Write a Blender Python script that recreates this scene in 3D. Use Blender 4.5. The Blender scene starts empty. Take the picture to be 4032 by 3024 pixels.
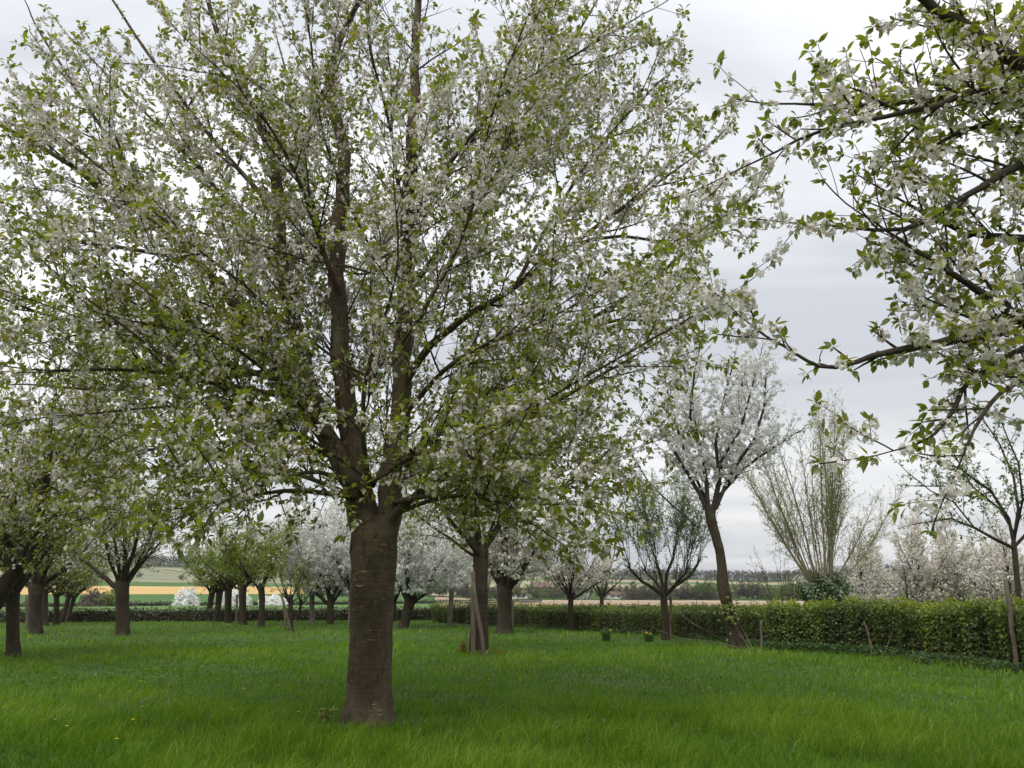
import bpy, math, random
import numpy as np
from mathutils import Vector, Matrix
scene = bpy.context.scene
COL = scene.collection
# ------------------------------------------------------------------ camera
EYE = 1.6
PITCH = math.radians(15.0)
F = 769.0
cam_d = bpy.data.cameras.new("camera")
cam = bpy.data.objects.new("camera", cam_d)
COL.objects.link(cam)
cam.location = (0, 0, EYE)
cam.rotation_euler = (math.pi / 2 + PITCH, 0, 0)
cam_d.sensor_width = 36.0
cam_d.lens = F / 1024 * 36.0
cam_d.clip_start = 0.05
cam_d.clip_end = 12000
scene.camera = cam
# ------------------------------------------------------------------ world (overcast)
SUN_EL, SUN_AZ = math.radians(52), math.radians(205)
world = bpy.data.worlds.new("World")
scene.world = world
world.use_nodes = True
nt = world.node_tree
nt.nodes.clear()
def N(tree, kind, **kw):
    n = tree.nodes.new(kind)
    for k, v in kw.items():
        setattr(n, k, v)
    return n
def mathn(tree, op, a, b=None, clamp=False):
    n = tree.nodes.new('ShaderNodeMath'); n.operation = op; n.use_clamp = clamp
    for i, q in enumerate((a, b)):
        if q is None: continue
        if isinstance(q, (int, float)): n.inputs[i].default_value = q
        else: tree.links.new(q, n.inputs[i])
    return n.outputs[0]
def ramp(tree, fac, stops, interp='LINEAR'):
    n = tree.nodes.new('ShaderNodeValToRGB'); n.color_ramp.interpolation = interp
    el = n.color_ramp.elements
    while len(el) < len(stops): el.new(0.5)
    for e, (p, c) in zip(el, stops):
        e.position = p
        e.color = (c[0], c[1], c[2], 1) if isinstance(c, (tuple, list)) else (c, c, c, 1)
    tree.links.new(fac, n.inputs[0])
    return n.outputs[0]
def mixc(tree, fac, a, b, mode='MIX'):
    n = tree.nodes.new('ShaderNodeMix'); n.data_type = 'RGBA'; n.blend_type = mode
    for sock, q in ((n.inputs[0], fac), (n.inputs[6], a), (n.inputs[7], b)):
        if isinstance(q, (int, float)): sock.default_value = q
        elif isinstance(q, (tuple, list)): sock.default_value = (q[0], q[1], q[2], 1)
        else: tree.links.new(q, sock)
    return n.outputs[2]
tc = N(nt, 'ShaderNodeTexCoord')
sep = N(nt, 'ShaderNodeSeparateXYZ'); nt.links.new(tc.outputs['Generated'], sep.inputs[0])
zz = mathn(nt, 'MAXIMUM', sep.outputs[2], 0.0)
den = mathn(nt, 'ADD', zz, 0.16)
cx = mathn(nt, 'DIVIDE', sep.outputs[0], den)
cy = mathn(nt, 'DIVIDE', sep.outputs[1], den)
comb = N(nt, 'ShaderNodeCombineXYZ')
nt.links.new(cx, comb.inputs[0]); nt.links.new(cy, comb.inputs[1])
mp = N(nt, 'ShaderNodeMapping'); mp.inputs['Rotation'].default_value = (0, 0, 0.25); mp.inputs['Location'].default_value = (3.1, 1.7, 0)
mp.inputs['Scale'].default_value = (0.55, 1.25, 1)
nt.links.new(comb.outputs[0], mp.inputs[0])
n1 = N(nt, 'ShaderNodeTexNoise'); n1.inputs['Scale'].default_value = 0.85; n1.inputs['Detail'].default_value = 6; n1.inputs['Roughness'].default_value = 0.52
n1.inputs['Distortion'].default_value = 0.4
nt.links.new(mp.outputs[0], n1.inputs['Vector'])
cloud = ramp(nt, n1.outputs['Fac'], [(0.36, (0.52, 0.54, 0.58)), (0.47, (0.66, 0.675, 0.70)), (0.56, (0.78, 0.785, 0.80)), (0.68, (0.90, 0.90, 0.90))])
up = mathn(nt, 'ADD', mathn(nt, 'MULTIPLY', zz, 0.55), 0.80)      # an overcast sky is brighter towards the zenith
upc = N(nt, 'ShaderNodeCombineXYZ')
for i in range(3): nt.links.new(up, upc.inputs[i])
cloud = mixc(nt, 1.0, cloud, upc.outputs[0], 'MULTIPLY')
sky = N(nt, 'ShaderNodeTexSky'); sky.sky_type = 'NISHITA'; sky.sun_disc = False
sky.sun_elevation = SUN_EL; sky.sun_rotation = SUN_AZ; sky.air_density = 1.5; sky.dust_density = 3
skys = mixc(nt, 1.0, sky.outputs[0], (0.1, 0.1, 0.1), 'MULTIPLY')
tot = mixc(nt, 0.93, skys, cloud)
bg = N(nt, 'ShaderNodeBackground'); nt.links.new(tot, bg.inputs[0]); bg.inputs[1].default_value = 1.0
wo = N(nt, 'ShaderNodeOutputWorld'); nt.links.new(bg.outputs[0], wo.inputs[0])
# ------------------------------------------------------------------ sun behind the cloud
sd = bpy.data.lights.new("sun", 'SUN'); sd.energy = 1.5; sd.angle = math.radians(40); sd.color = (1.0, 0.965, 0.92)
sun = bpy.data.objects.new("sun", sd); COL.objects.link(sun)
sdir = Vector((math.sin(SUN_AZ) * math.cos(SUN_EL), math.cos(SUN_AZ) * math.cos(SUN_EL), math.sin(SUN_EL)))
sun.rotation_euler = (-sdir).to_track_quat('-Z', 'Y').to_euler()
# ------------------------------------------------------------------ view
vs = scene.view_settings
vs.view_transform = 'Standard'; vs.look = 'None'; vs.exposure = 0.45; vs.gamma = 1.0; vs.use_curve_mapping = False
scene.cycles.max_bounces = 8
scene.cycles.diffuse_bounces = 4
scene.cycles.transmission_bounces = 6
scene.cycles.use_denoising = True

# ================================================================== helpers
def dirpx(X, Y):
    u = (X / 2.16016 - 512) / F; v = (384 - Y / 2.16016) / F
    c, s = math.cos(PITCH), math.sin(PITCH)
    return Vector((u, c - v * s, s + v * c))
def at(X, Y, dist):                      # the point seen there that lies dist metres ahead
    d = dirpx(X, Y)
    return Vector((0, 0, EYE)) + d * (dist / d.y)
def rad(wpx, X, Y, dist):                # real radius of something wpx wide there
    return 0.5 * wpx / 2.16016 / F * (dist / dirpx(X, Y).y)
# terrain: gentle fall into a valley, then hills (left profile / right profile)
LP = [(0, 0), (62, -.62), (110, -1.15), (240, -2.6), (430, -0.4), (560, 3.8), (640, 6.4), (1000, 22.5), (1300, 37), (1700, 44), (2600, 40)]
RP = [(0, 0), (62, -.62), (127, -1.0), (300, -2.5), (450, -3.9), (700, 1.2), (1100, 15.5), (1400, 23), (1700, 24), (2600, 22)]
def hgt_np(x, y):
    x = np.asarray(x, float); y = np.asarray(y, float)
    r = np.hypot(x, y); a = np.degrees(np.arctan2(x, y))
    l = np.interp(r, [p[0] for p in LP], [p[1] for p in LP]); q = np.interp(r, [p[0] for p in RP], [p[1] for p in RP])
    t = np.clip((a + 16) / 20, 0, 1); t = t * t * (3 - 2 * t)
    z = l * (1 - t) + q * t
    z = z + np.clip((r - 500) / 600, 0, 1) * (3.5 * np.sin(a * 0.23 + 1.0) + 1.6 * np.sin(a * 0.61))
    z = z + 0.025 * np.sin(x * 0.9 + 0.4) * np.sin(y * 0.7 + 1.1) * np.clip(1.5 - r / 60, 0, 1)
    return z
def hgt(x, y): return float(hgt_np(x, y))
def gp(X, Y):                            # ground point under a pixel
    d = dirpx(X, Y); t = 3.0
    lo = None
    while t < 3000:
        p = Vector((0, 0, EYE)) + d * t
        if p.z < hgt(p.x, p.y):
            a, b = t * 0.97 - 0.1, t
            for _ in range(30):
                m = (a + b) / 2; q = Vector((0, 0, EYE)) + d * m
                if q.z < hgt(q.x, q.y): b = m
                else: a = m
            q = Vector((0, 0, EYE)) + d * b
            return Vector((q.x, q.y, hgt(q.x, q.y)))
        t = t * 1.03 + 0.05
    return Vector((0, 0, EYE)) + d * 60
def ground(x, y): return Vector((x, y, hgt(x, y)))

def new_mesh(name, V, T, att=None, smooth=False):
    me = bpy.data.meshes.new(name)
    V = np.asarray(V, np.float32).reshape(-1, 3); T = np.asarray(T, np.int32)
    k = T.shape[1]
    me.vertices.add(len(V)); me.vertices.foreach_set('co', V.ravel())
    me.loops.add(T.size); me.loops.foreach_set('vertex_index', T.ravel())
    me.polygons.add(len(T)); me.polygons.foreach_set('loop_start', np.arange(0, T.size, k, dtype=np.int32))
    if smooth: me.polygons.foreach_set('use_smooth', np.ones(len(T), bool))
    if att is not None:
        a = me.attributes.new('v', 'FLOAT', 'POINT'); a.data.foreach_set('value', np.asarray(att, np.float32).ravel())
    me.update(calc_edges=True)
    return me
def obj(name, me, mat=None, parent=None, kind=None):
    o = bpy.data.objects.new(name, me); COL.objects.link(o)
    if mat is not None and me is not None and not me.materials: me.materials.append(mat)
    if parent is not None: o.parent = parent
    if kind: o['kind'] = kind
    return o
def tag(o, label, cat, group=None, kind=None):
    o['label'] = label
    o['category'] = cat
    if group: o['group'] = group
    if kind: o['kind'] = kind
    return o
def thing(name, label, cat, loc, group=None, rz=0.0):
    o = bpy.data.objects.new(name, None); COL.objects.link(o); o.empty_display_size = 0.2
    o.location = loc; o.rotation_euler = (0, 0, rz)
    return tag(o, label, cat, group)
def copy_thing(o, loc, label, rz=0.0, sc=(1, 1, 1), group=None):
    c = o.copy(); COL.objects.link(c); c.location = loc; c.rotation_euler = (0, 0, rz); c.scale = sc
    c['label'] = label
    if group: c['group'] = group
    for ch in o.children:
        k = ch.copy(); COL.objects.link(k); k.parent = c
        for g in ch.children:
            s = g.copy(); COL.objects.link(s); s.parent = k
    return c

# ------------------------------------------------------------------ materials
def newmat(name):
    m = bpy.data.materials.new(name); m.use_nodes = True
    t = m.node_tree; t.nodes.clear()
    return m, t
def attv(t):
    a = N(t, 'ShaderNodeAttribute'); a.attribute_name = 'v'; return a.outputs['Fac']
def leafy(name, stops, tstops, trans=0.45, gloss=0.06, rough=0.5):
    m, t = newmat(name); v = attv(t)
    c = ramp(t, v, stops); c2 = ramp(t, v, tstops)
    d = N(t, 'ShaderNodeBsdfDiffuse'); t.links.new(c, d.inputs[0])
    tr = N(t, 'ShaderNodeBsdfTranslucent'); t.links.new(c2, tr.inputs[0])
    mx = N(t, 'ShaderNodeMixShader'); mx.inputs[0].default_value = trans
    t.links.new(d.outputs[0], mx.inputs[1]); t.links.new(tr.outputs[0], mx.inputs[2])
    out = mx.outputs[0]
    if gloss:
        g = N(t, 'ShaderNodeBsdfGlossy'); g.inputs['Roughness'].default_value = rough; g.inputs[0].default_value = (1, 1, 1, 1)
        m2 = N(t, 'ShaderNodeMixShader'); m2.inputs[0].default_value = gloss
        t.links.new(out, m2.inputs[1]); t.links.new(g.outputs[0], m2.inputs[2]); out = m2.outputs[0]
    o = N(t, 'ShaderNodeOutputMaterial'); t.links.new(out, o.inputs[0])
    return m
def noisy(name, c1, c2, scale=5.0, stretch=(1, 1, 1), rough=0.9, bump=0.3, bscale=None, detail=6, c3=None, s3=1.0, th3=(0.55, 0.7), dist=0.02):
    m, t = newmat(name)
    tcn = N(t, 'ShaderNodeTexCoord'); mpn = N(t, 'ShaderNodeMapping'); mpn.inputs['Scale'].default_value = stretch
    t.links.new(tcn.outputs['Object'], mpn.inputs[0])
    n = N(t, 'ShaderNodeTexNoise'); n.inputs['Scale'].default_value = scale; n.inputs['Detail'].default_value = detail; n.inputs['Roughness'].default_value = 0.65
    t.links.new(mpn.outputs[0], n.inputs['Vector'])
    c = ramp(t, n.outputs['Fac'], [(0.32, c1), (0.68, c2)])
    if c3 is not None:
        n3 = N(t, 'ShaderNodeTexNoise'); n3.inputs['Scale'].default_value = s3; n3.inputs['Detail'].default_value = 5
        t.links.new(tcn.outputs['Object'], n3.inputs['Vector'])
        f3 = ramp(t, n3.outputs['Fac'], [(th3[0], 0.0), (th3[1], 1.0)])
        c = mixc(t, f3, c, c3)
    b = N(t, 'ShaderNodeBsdfPrincipled'); t.links.new(c, b.inputs['Base Color']); b.inputs['Roughness'].default_value = rough
    b.inputs['Specular IOR Level'].default_value = 0.25
    if bump:
        bn = N(t, 'ShaderNodeBump'); bn.inputs['Strength'].default_value = bump; bn.inputs['Distance'].default_value = dist
        t.links.new(n.outputs['Fac'], bn.inputs['Height']); t.links.new(bn.outputs[0], b.inputs['Normal'])
    o = N(t, 'ShaderNodeOutputMaterial'); t.links.new(b.outputs[0], o.inputs[0])
    return m
def bark_mat(name, dark, light, lichen, peel=None, lich_th=(0.56, 0.68)):
    m, t = newmat(name)
    tcn = N(t, 'ShaderNodeTexCoord')
    def nz(scale, stretch, detail=6, rough=0.6, dist=0.0):
        mpn = N(t, 'ShaderNodeMapping'); mpn.inputs['Scale'].default_value = stretch
        t.links.new(tcn.outputs['Object'], mpn.inputs[0])
        n = N(t, 'ShaderNodeTexNoise'); n.inputs['Scale'].default_value = scale; n.inputs['Detail'].default_value = detail
        n.inputs['Roughness'].default_value = rough; n.inputs['Distortion'].default_value = dist
        t.links.new(mpn.outputs[0], n.inputs['Vector']); return n.outputs['Fac']
    band = nz(3.2, (1, 1, 6), 7, 0.68, 0.8)           # horizontal lenticel bands
    crack = nz(9, (1.6, 1.6, 0.55), 6, 0.6, 0.6)      # upright plates
    fine = nz(60, (1, 1, 1.4), 4, 0.7)
    big = nz(2.2, (1, 1, 0.8), 5, 0.6)
    blot = nz(1.3, (1, 1, .7), 4, .6, .5)
    c = ramp(t, band, [(0.38, dark), (0.5, [0.5 * (a + b) for a, b in zip(dark, light)]), (0.61, light)])
    c = mixc(t, 0.65, c, ramp(t, blot, [(0.38, [q * .75 for q in dark]), (0.62, light)]))
    c = mixc(t, ramp(t, crack, [(0.36, 1.0), (0.46, 0.0)]), c, [q * 0.45 for q in dark])
    c = mixc(t, 0.35, c, ramp(t, fine, [(0.3, [q * 0.5 for q in dark]), (0.7, [min(1, q * 1.5) for q in light])]))
    lf = mathn(t, 'MULTIPLY', ramp(t, big, [(lich_th[0], 0.0), (lich_th[1], 1.0)]), ramp(t, fine, [(0.40, 0.15), (0.58, 0.85)]))
    c = mixc(t, lf, c, lichen)
    if peel is not None:
        ps = nz(7, (0.8, 0.8, 5.0), 3, 0.5, 0.2); pb = nz(3.0, (1, 1, 1), 3)
        pf = mathn(t, 'MULTIPLY', ramp(t, ps, [(0.63, 0.0), (0.67, 1.0)]), ramp(t, pb, [(0.50, 0.0), (0.60, 1.0)]))
        c = mixc(t, pf, c, peel)
    b = N(t, 'ShaderNodeBsdfPrincipled'); t.links.new(c, b.inputs['Base Color']); b.inputs['Roughness'].default_value = 0.85
    b.inputs['Specular IOR Level'].default_value = 0.25
    hh = mathn(t, 'ADD', mathn(t, 'MULTIPLY', band, 0.8), mathn(t, 'ADD', mathn(t, 'MULTIPLY', crack, 0.9), mathn(t, 'MULTIPLY', fine, 0.35)))
    bn = N(t, 'ShaderNodeBump'); bn.inputs['Strength'].default_value = 0.9; bn.inputs['Distance'].default_value = 0.03
    t.links.new(hh, bn.inputs['Height']); t.links.new(bn.outputs[0], b.inputs['Normal'])
    o = N(t, 'ShaderNodeOutputMaterial'); t.links.new(b.outputs[0], o.inputs[0])
    return m
M = {}
M['bark_main'] = bark_mat('cherry_bark', (0.026, 0.018, 0.010), (0.135, 0.100, 0.062), (0.17, 0.17, 0.10), peel=(0.45, 0.28, 0.15))
M['bark'] = bark_mat('old_bark', (0.022, 0.016, 0.009), (0.068, 0.053, 0.033), (0.085, 0.085, 0.05))
M['bark_grey'] = bark_mat('grey_bark', (0.10, 0.09, 0.08), (0.24, 0.215, 0.19), (0.16, 0.16, 0.11))
M['branch'] = noisy('branch_bark', (0.022, 0.016, 0.012), (0.065, 0.05, 0.038), 22, (1, 1, 2.0), bump=0.4, c3=(0.07, 0.07, 0.035), s3=3.5)
M['twig'] = noisy('twig_bark', (0.028, 0.02, 0.015), (0.06, 0.045, 0.034), 30, bump=0)
M['willow_bark'] = noisy('willow_bark', (0.14, 0.12, 0.07), (0.27, 0.23, 0.15), 14, (1, 1, .4), bump=0.3)
M['post_wood'] = noisy('weathered_wood', (0.07, 0.055, 0.038), (0.17, 0.14, 0.10), 16, (1, 1, .12), bump=0.5)
M['blossom'] = leafy('cherry_blossom', [(0, (0.60, 0.48, 0.44)), (0.12, (0.78, 0.72, 0.67)), (1, (0.88, 0.855, 0.82))], [(0, (0.64, 0.55, 0.48)), (1, (0.88, 0.855, 0.80))], 0.42, 0.0)
M['blossom_white'] = leafy('white_blossom', [(0, (0.78, 0.77, 0.74)), (1, (0.88, 0.88, 0.87))], [(0, (0.8, 0.8, 0.76)), (1, (0.88, 0.88, 0.86))], 0.40, 0.0)
LEAF = [(0, (0.062, 0.086, 0.009)), (0.45, (0.118, 0.150, 0.012)), (0.8, (0.185, 0.215, 0.020)), (0.93, (0.21, 0.22, 0.03)), (1, (0.18, 0.11, 0.035))]
LEAFT = [(0, (0.20, 0.26, 0.012)), (0.45, (0.32, 0.39, 0.015)), (0.8, (0.45, 0.49, 0.025)), (1, (0.40, 0.28, 0.04))]
M['leaf'] = leafy('cherry_leaf', LEAF, LEAFT, 0.42, 0.07, 0.42)
M['leaf_lime'] = leafy('lime_leaf', [(0, (0.08, 0.12, 0.016)), (1, (0.19, 0.25, 0.04))], [(0, (0.20, 0.28, 0.02)), (1, (0.40, 0.46, 0.05))], 0.42, 0.03)
M['leaf_green'] = leafy('apple_leaf', [(0, (0.035, 0.07, 0.012)), (1, (0.10, 0.17, 0.03))], [(0, (0.12, 0.22, 0.02)), (1, (0.25, 0.38, 0.04))], 0.42, 0.05)
M['leaf_willow'] = leafy('willow_leaf', [(0, (0.12, 0.16, 0.03)), (1, (0.25, 0.29, 0.07))], [(0, (0.25, 0.32, 0.05)), (1, (0.42, 0.46, 0.10))], 0.45, 0.03)
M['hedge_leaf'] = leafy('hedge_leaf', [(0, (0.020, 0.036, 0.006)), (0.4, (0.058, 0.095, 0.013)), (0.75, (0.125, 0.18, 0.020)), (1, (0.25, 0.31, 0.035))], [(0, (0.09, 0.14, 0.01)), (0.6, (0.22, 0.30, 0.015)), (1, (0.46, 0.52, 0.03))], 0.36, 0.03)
M['hedge_dark'] = leafy('beech_hedge_leaf', [(0, (0.022, 0.034, 0.010)), (0.8, (0.05, 0.075, 0.018)), (1, (0.10, 0.12, 0.03))], [(0, (0.05, 0.09, 0.01)), (1, (0.18, 0.24, 0.03))], 0.28, 0.05)
M['ivy'] = leafy('ivy_leaf', [(0, (0.022, 0.05, 0.010)), (1, (0.08, 0.15, 0.02))], [(0, (0.06, 0.12, 0.01)), (1, (0.18, 0.30, 0.03))], 0.25, 0.10)
M['nettle'] = leafy('nettle_leaf', [(0, (0.02, 0.05, 0.012)), (1, (0.07, 0.13, 0.03))], [(0, (0.06, 0.14, 0.02)), (1, (0.16, 0.27, 0.04))], 0.3, 0.06)
M['grass'] = leafy('grass_blade', [(0, (0.030, 0.075, 0.005)), (0.45, (0.080, 0.168, 0.010)), (0.85, (0.170, 0.275, 0.020)), (0.97, (0.24, 0.30, 0.04)), (1, (0.36, 0.32, 0.15))], [(0, (0.08, 0.21, 0.006)), (0.5, (0.18, 0.38, 0.008)), (1, (0.36, 0.52, 0.03))], 0.35, 0.015, 0.5)
M['hedge_core'] = noisy('hedge_twigs', (0.020, 0.015, 0.010), (0.06, 0.045, 0.03), 18, bump=0.8)
M['soil_grass'] = noisy('meadow_ground', (0.030, 0.065, 0.008), (0.060, 0.115, 0.012), 1.3, rough=1, bump=0.4, bscale=8, c3=(0.06, 0.085, 0.02), s3=0.35, dist=0.05)
M['field_light'] = noisy('young_crop', (0.075, 0.15, 0.035), (0.10, 0.19, 0.045), 0.08, rough=1, bump=0)
M['field_green'] = noisy('winter_wheat', (0.055, 0.13, 0.025), (0.07, 0.15, 0.03), 0.03, rough=1, bump=0)
M['field_ochre'] = noisy('ochre_field', (0.50, 0.33, 0.12), (0.58, 0.40, 0.16), 0.03, rough=1, bump=0)
M['field_brown'] = noisy('tilled_soil', (0.30, 0.21, 0.13), (0.38, 0.28, 0.18), 0.05, (1, .3, 1), rough=1, bump=0)
M['field_tan'] = noisy('dry_field', (0.30, 0.26, 0.16), (0.36, 0.31, 0.19), 0.01, rough=1, bump=0)
M['field_pale'] = noisy('pale_hillside', (0.20, 0.21, 0.115), (0.27, 0.27, 0.16), 0.012, rough=1, bump=0, c3=(0.19, 0.18, 0.14), s3=0.02)
M['track'] = noisy('gravel_track', (0.42, 0.39, 0.33), (0.5, 0.47, 0.41), 0.3, rough=1, bump=0)
M['wood_far'] = leafy('bare_wood', [(0, (0.055, 0.052, 0.045)), (0.7, (0.10, 0.092, 0.075)), (1, (0.10, 0.115, 0.06))], [(0, (0.08, 0.075, 0.06)), (1, (0.12, 0.12, 0.08))], 0.2, 0)
M['tree_far_brown'] = leafy('far_bare_crown', [(0, (0.09, 0.08, 0.06)), (1, (0.19, 0.16, 0.12))], [(0, (0.12, 0.11, 0.08)), (1, (0.22, 0.19, 0.14))], 0.25, 0)
M['tree_far_green'] = leafy('far_green_crown', [(0, (0.05, 0.09, 0.025)), (1, (0.13, 0.18, 0.045))], [(0, (0.12, 0.18, 0.03)), (1, (0.25, 0.30, 0.06))], 0.3, 0)
M['straw'] = leafy('dry_moss', [(0, (0.14, 0.085, 0.03)), (1, (0.26, 0.17, 0.06))], [(0, (0.2, 0.12, 0.04)), (1, (0.3, 0.2, 0.07))], 0.3, 0)
M['yellow'] = noisy('dandelion_yellow', (0.75, 0.52, 0.01), (0.82, 0.62, 0.02), 40, bump=0)
M['white'] = noisy('white_petals', (0.78, 0.78, 0.78), (0.85, 0.85, 0.85), 40, bump=0)
M['stalk'] = noisy('green_stalk', (0.07, 0.14, 0.02), (0.10, 0.18, 0.03), 30, bump=0)
M['wire'] = noisy('rusty_wire', (0.06, 0.05, 0.045), (0.12, 0.10, 0.09), 30, rough=0.6, bump=0)
M['tape'] = noisy('white_tape', (0.74, 0.74, 0.70), (0.8, 0.8, 0.77), 2, bump=0)
M['brick_wall'] = noisy('red_brick_wall', (0.24, 0.13, 0.10), (0.32, 0.19, 0.15), 1.5, bump=0)
M['white_wall'] = noisy('white_render', (0.66, 0.65, 0.62), (0.74, 0.73, 0.70), 1.5, bump=0)
M['roof_tile'] = noisy('roof_tiles', (0.13, 0.085, 0.07), (0.19, 0.13, 0.11), 1.2, bump=0)
M['window_glass'] = noisy('dark_glass', (0.03, 0.03, 0.035), (0.05, 0.05, 0.06), 2, rough=0.15, bump=0)
M['conifer'] = leafy('conifer_needle', [(0, (0.02, 0.04, 0.015)), (1, (0.05, 0.085, 0.03))], [(0, (0.03, 0.06, 0.02)), (1, (0.06, 0.1, 0.03))], 0.15, 0)

# ------------------------------------------------------------------ mesh makers
def basis(D, Nn):
    D = D / np.maximum(np.linalg.norm(D, axis=1, keepdims=True), 1e-9)
    S = np.cross(D, Nn); S /= np.maximum(np.linalg.norm(S, axis=1, keepdims=True), 1e-9)
    U = np.cross(S, D)
    return D, S, U
LEAF6 = np.array([(0, 0, 0), (.30, .42, .10), (.66, .36, .06), (1, 0, -.16), (.66, -.36, .06), (.30, -.42, .10), (.48, 0, -.02)])
LEAF6T = np.array([(6, 0, 1), (6, 1, 2), (6, 2, 3), (6, 3, 4), (6, 4, 5), (6, 5, 0)])
LEAF4 = np.array([(0, 0, 0), (.48, .46, .10), (1, 0, -.14), (.48, -.46, .10)])
LEAF4T = np.array([(0, 1, 2), (0, 2, 3)])
a5 = np.arange(5) * 2 * math.pi / 5
a10 = np.arange(10) * 2 * math.pi / 10
PENT = np.array([(-.28, 0, 0)] + [(0.0, math.cos(a), math.sin(a)) for a in a5])
PENTT = np.array([(0, i + 1, (i + 1) % 5 + 1) for i in range(5)])
STAR = np.array([(-.25, 0, 0)] + [((.06 if i % 2 == 0 else -.12), (1 if i % 2 == 0 else .58) * math.cos(a + (i % 2) * .0), (1 if i % 2 == 0 else .58) * math.sin(a)) for i, a in enumerate(a10)])
START = np.array([(0, i + 1, (i + 1) % 10 + 1) for i in range(10)])
QUAD = np.array([(0.15, 1, 0), (-.15, 0, .85), (0.15, -1, 0), (-.15, 0, -.85)])
QUADT = np.array([(0, 1, 2), (0, 2, 3)])
PEN3 = np.array([((.14 if i % 2 else -.16), math.cos(a), math.sin(a)) for i, a in enumerate(a5)])
PEN3T = np.array([(0, 1, 2), (0, 2, 3), (0, 3, 4)])
TPL = {'pen3': (PEN3, PEN3T), 'leaf6': (LEAF6, LEAF6T), 'leaf4': (LEAF4, LEAF4T), 'pent': (PENT, PENTT), 'star': (STAR, START), 'quad': (QUAD, QUADT)}
def scatter(tpl, P, D, Nn, L, W, v):
    """stamp a template at P along D (its first axis), width axis across, third axis ~Nn"""
    V, T = TPL[tpl]; n = len(P)
    if n == 0: return np.zeros((0, 3)), np.zeros((0, 3), int), np.zeros(0)
    D, S, U = basis(D, Nn)
    L = np.broadcast_to(L, (n,)); W = np.broadcast_to(W, (n,))
    out = (P[:, None, :] + D[:, None, :] * (V[None, :, 0:1] * L[:, None, None]) + S[:, None, :] * (V[None, :, 1:2] * W[:, None, None]) + U[:, None, :] * (V[None, :, 2:3] * W[:, None, None]))
    tri = T[None] + (np.arange(n) * len(V))[:, None, None]
    return out.reshape(-1, 3), tri.reshape(-1, 3), np.repeat(np.broadcast_to(v, (n,)), len(V))
def join(parts):
    Vs, Ts, As = [], [], []; off = 0
    for V, T, a in parts:
        if len(V) == 0: continue
        Vs.append(V); Ts.append(T + off); As.append(a); off += len(V)
    if not Vs: return np.zeros((0, 3)), np.zeros((0, 3), int), np.zeros(0)
    return np.concatenate(Vs), np.concatenate(Ts), np.concatenate(As)
def rdir(rng, n):
    v = rng.normal(size=(n, 3)); return v / np.linalg.norm(v, axis=1, keepdims=True)
def tubes(lines, sides):
    """many tapered tubes in one quad mesh; lines = [(pts, radii)]"""
    Vs = []; Q = []; off = 0
    cs = [(math.cos(2 * math.pi * k / sides), math.sin(2 * math.pi * k / sides)) for k in range(sides)]
    for pts, rr in lines:
        n = len(pts)
        if n < 2: continue
        t = (pts[1] - pts[0])
        if t.length < 1e-9: t = Vector((0, 0, 1))
        t.normalize()
        a = t.orthogonal().normalized()
        for i in range(n):
            if i: 
                t = (pts[min(i + 1, n - 1)] - pts[i - 1])
                if t.length > 1e-9: t.normalize()
                a = (a - t * a.dot(t))
                if a.length < 1e-6: a = t.orthogonal()
                a.normalize()
            b = t.cross(a); p = pts[i]; r = rr[i]
            for c, s in cs:
                Vs.append((p.x + (a.x * c + b.x * s) * r, p.y + (a.y * c + b.y * s) * r, p.z + (a.z * c + b.z * s) * r))
        for i in range(n - 1):
            o = off + i * sides
            for k in range(sides):
                k2 = (k + 1) % sides
                Q.append((o + k, o + k2, o + sides + k2, o + sides + k))
        off += n * sides
    return Vs, Q
def tube_obj(name, lines, sides, mat, parent, base, kind=None):
    if not lines: return None
    lines = [([p - base for p in pts], rr) for pts, rr in lines]
    V, Q = tubes(lines, sides)
    return obj(name, new_mesh(name, V, Q, smooth=True), mat, parent, kind)
def catmull(pts, rr, sub):
    out, ro = [], []
    n = len(pts)
    for i in range(n - 1):
        p0, p1, p2, p3 = pts[max(i - 1, 0)], pts[i], pts[i + 1], pts[min(i + 2, n - 1)]
        for k in range(sub):
            t = k / sub
            out.append(0.5 * ((2 * p1) + (p2 - p0) * t + (2 * p0 - 5 * p1 + 4 * p2 - p3) * t * t + (3 * p1 - p0 - 3 * p2 + p3) * t ** 3))
            ro.append(rr[i] * (1 - t) + rr[i + 1] * t)
    out.append(pts[-1].copy()); ro.append(rr[-1])
    return out, ro
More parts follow.
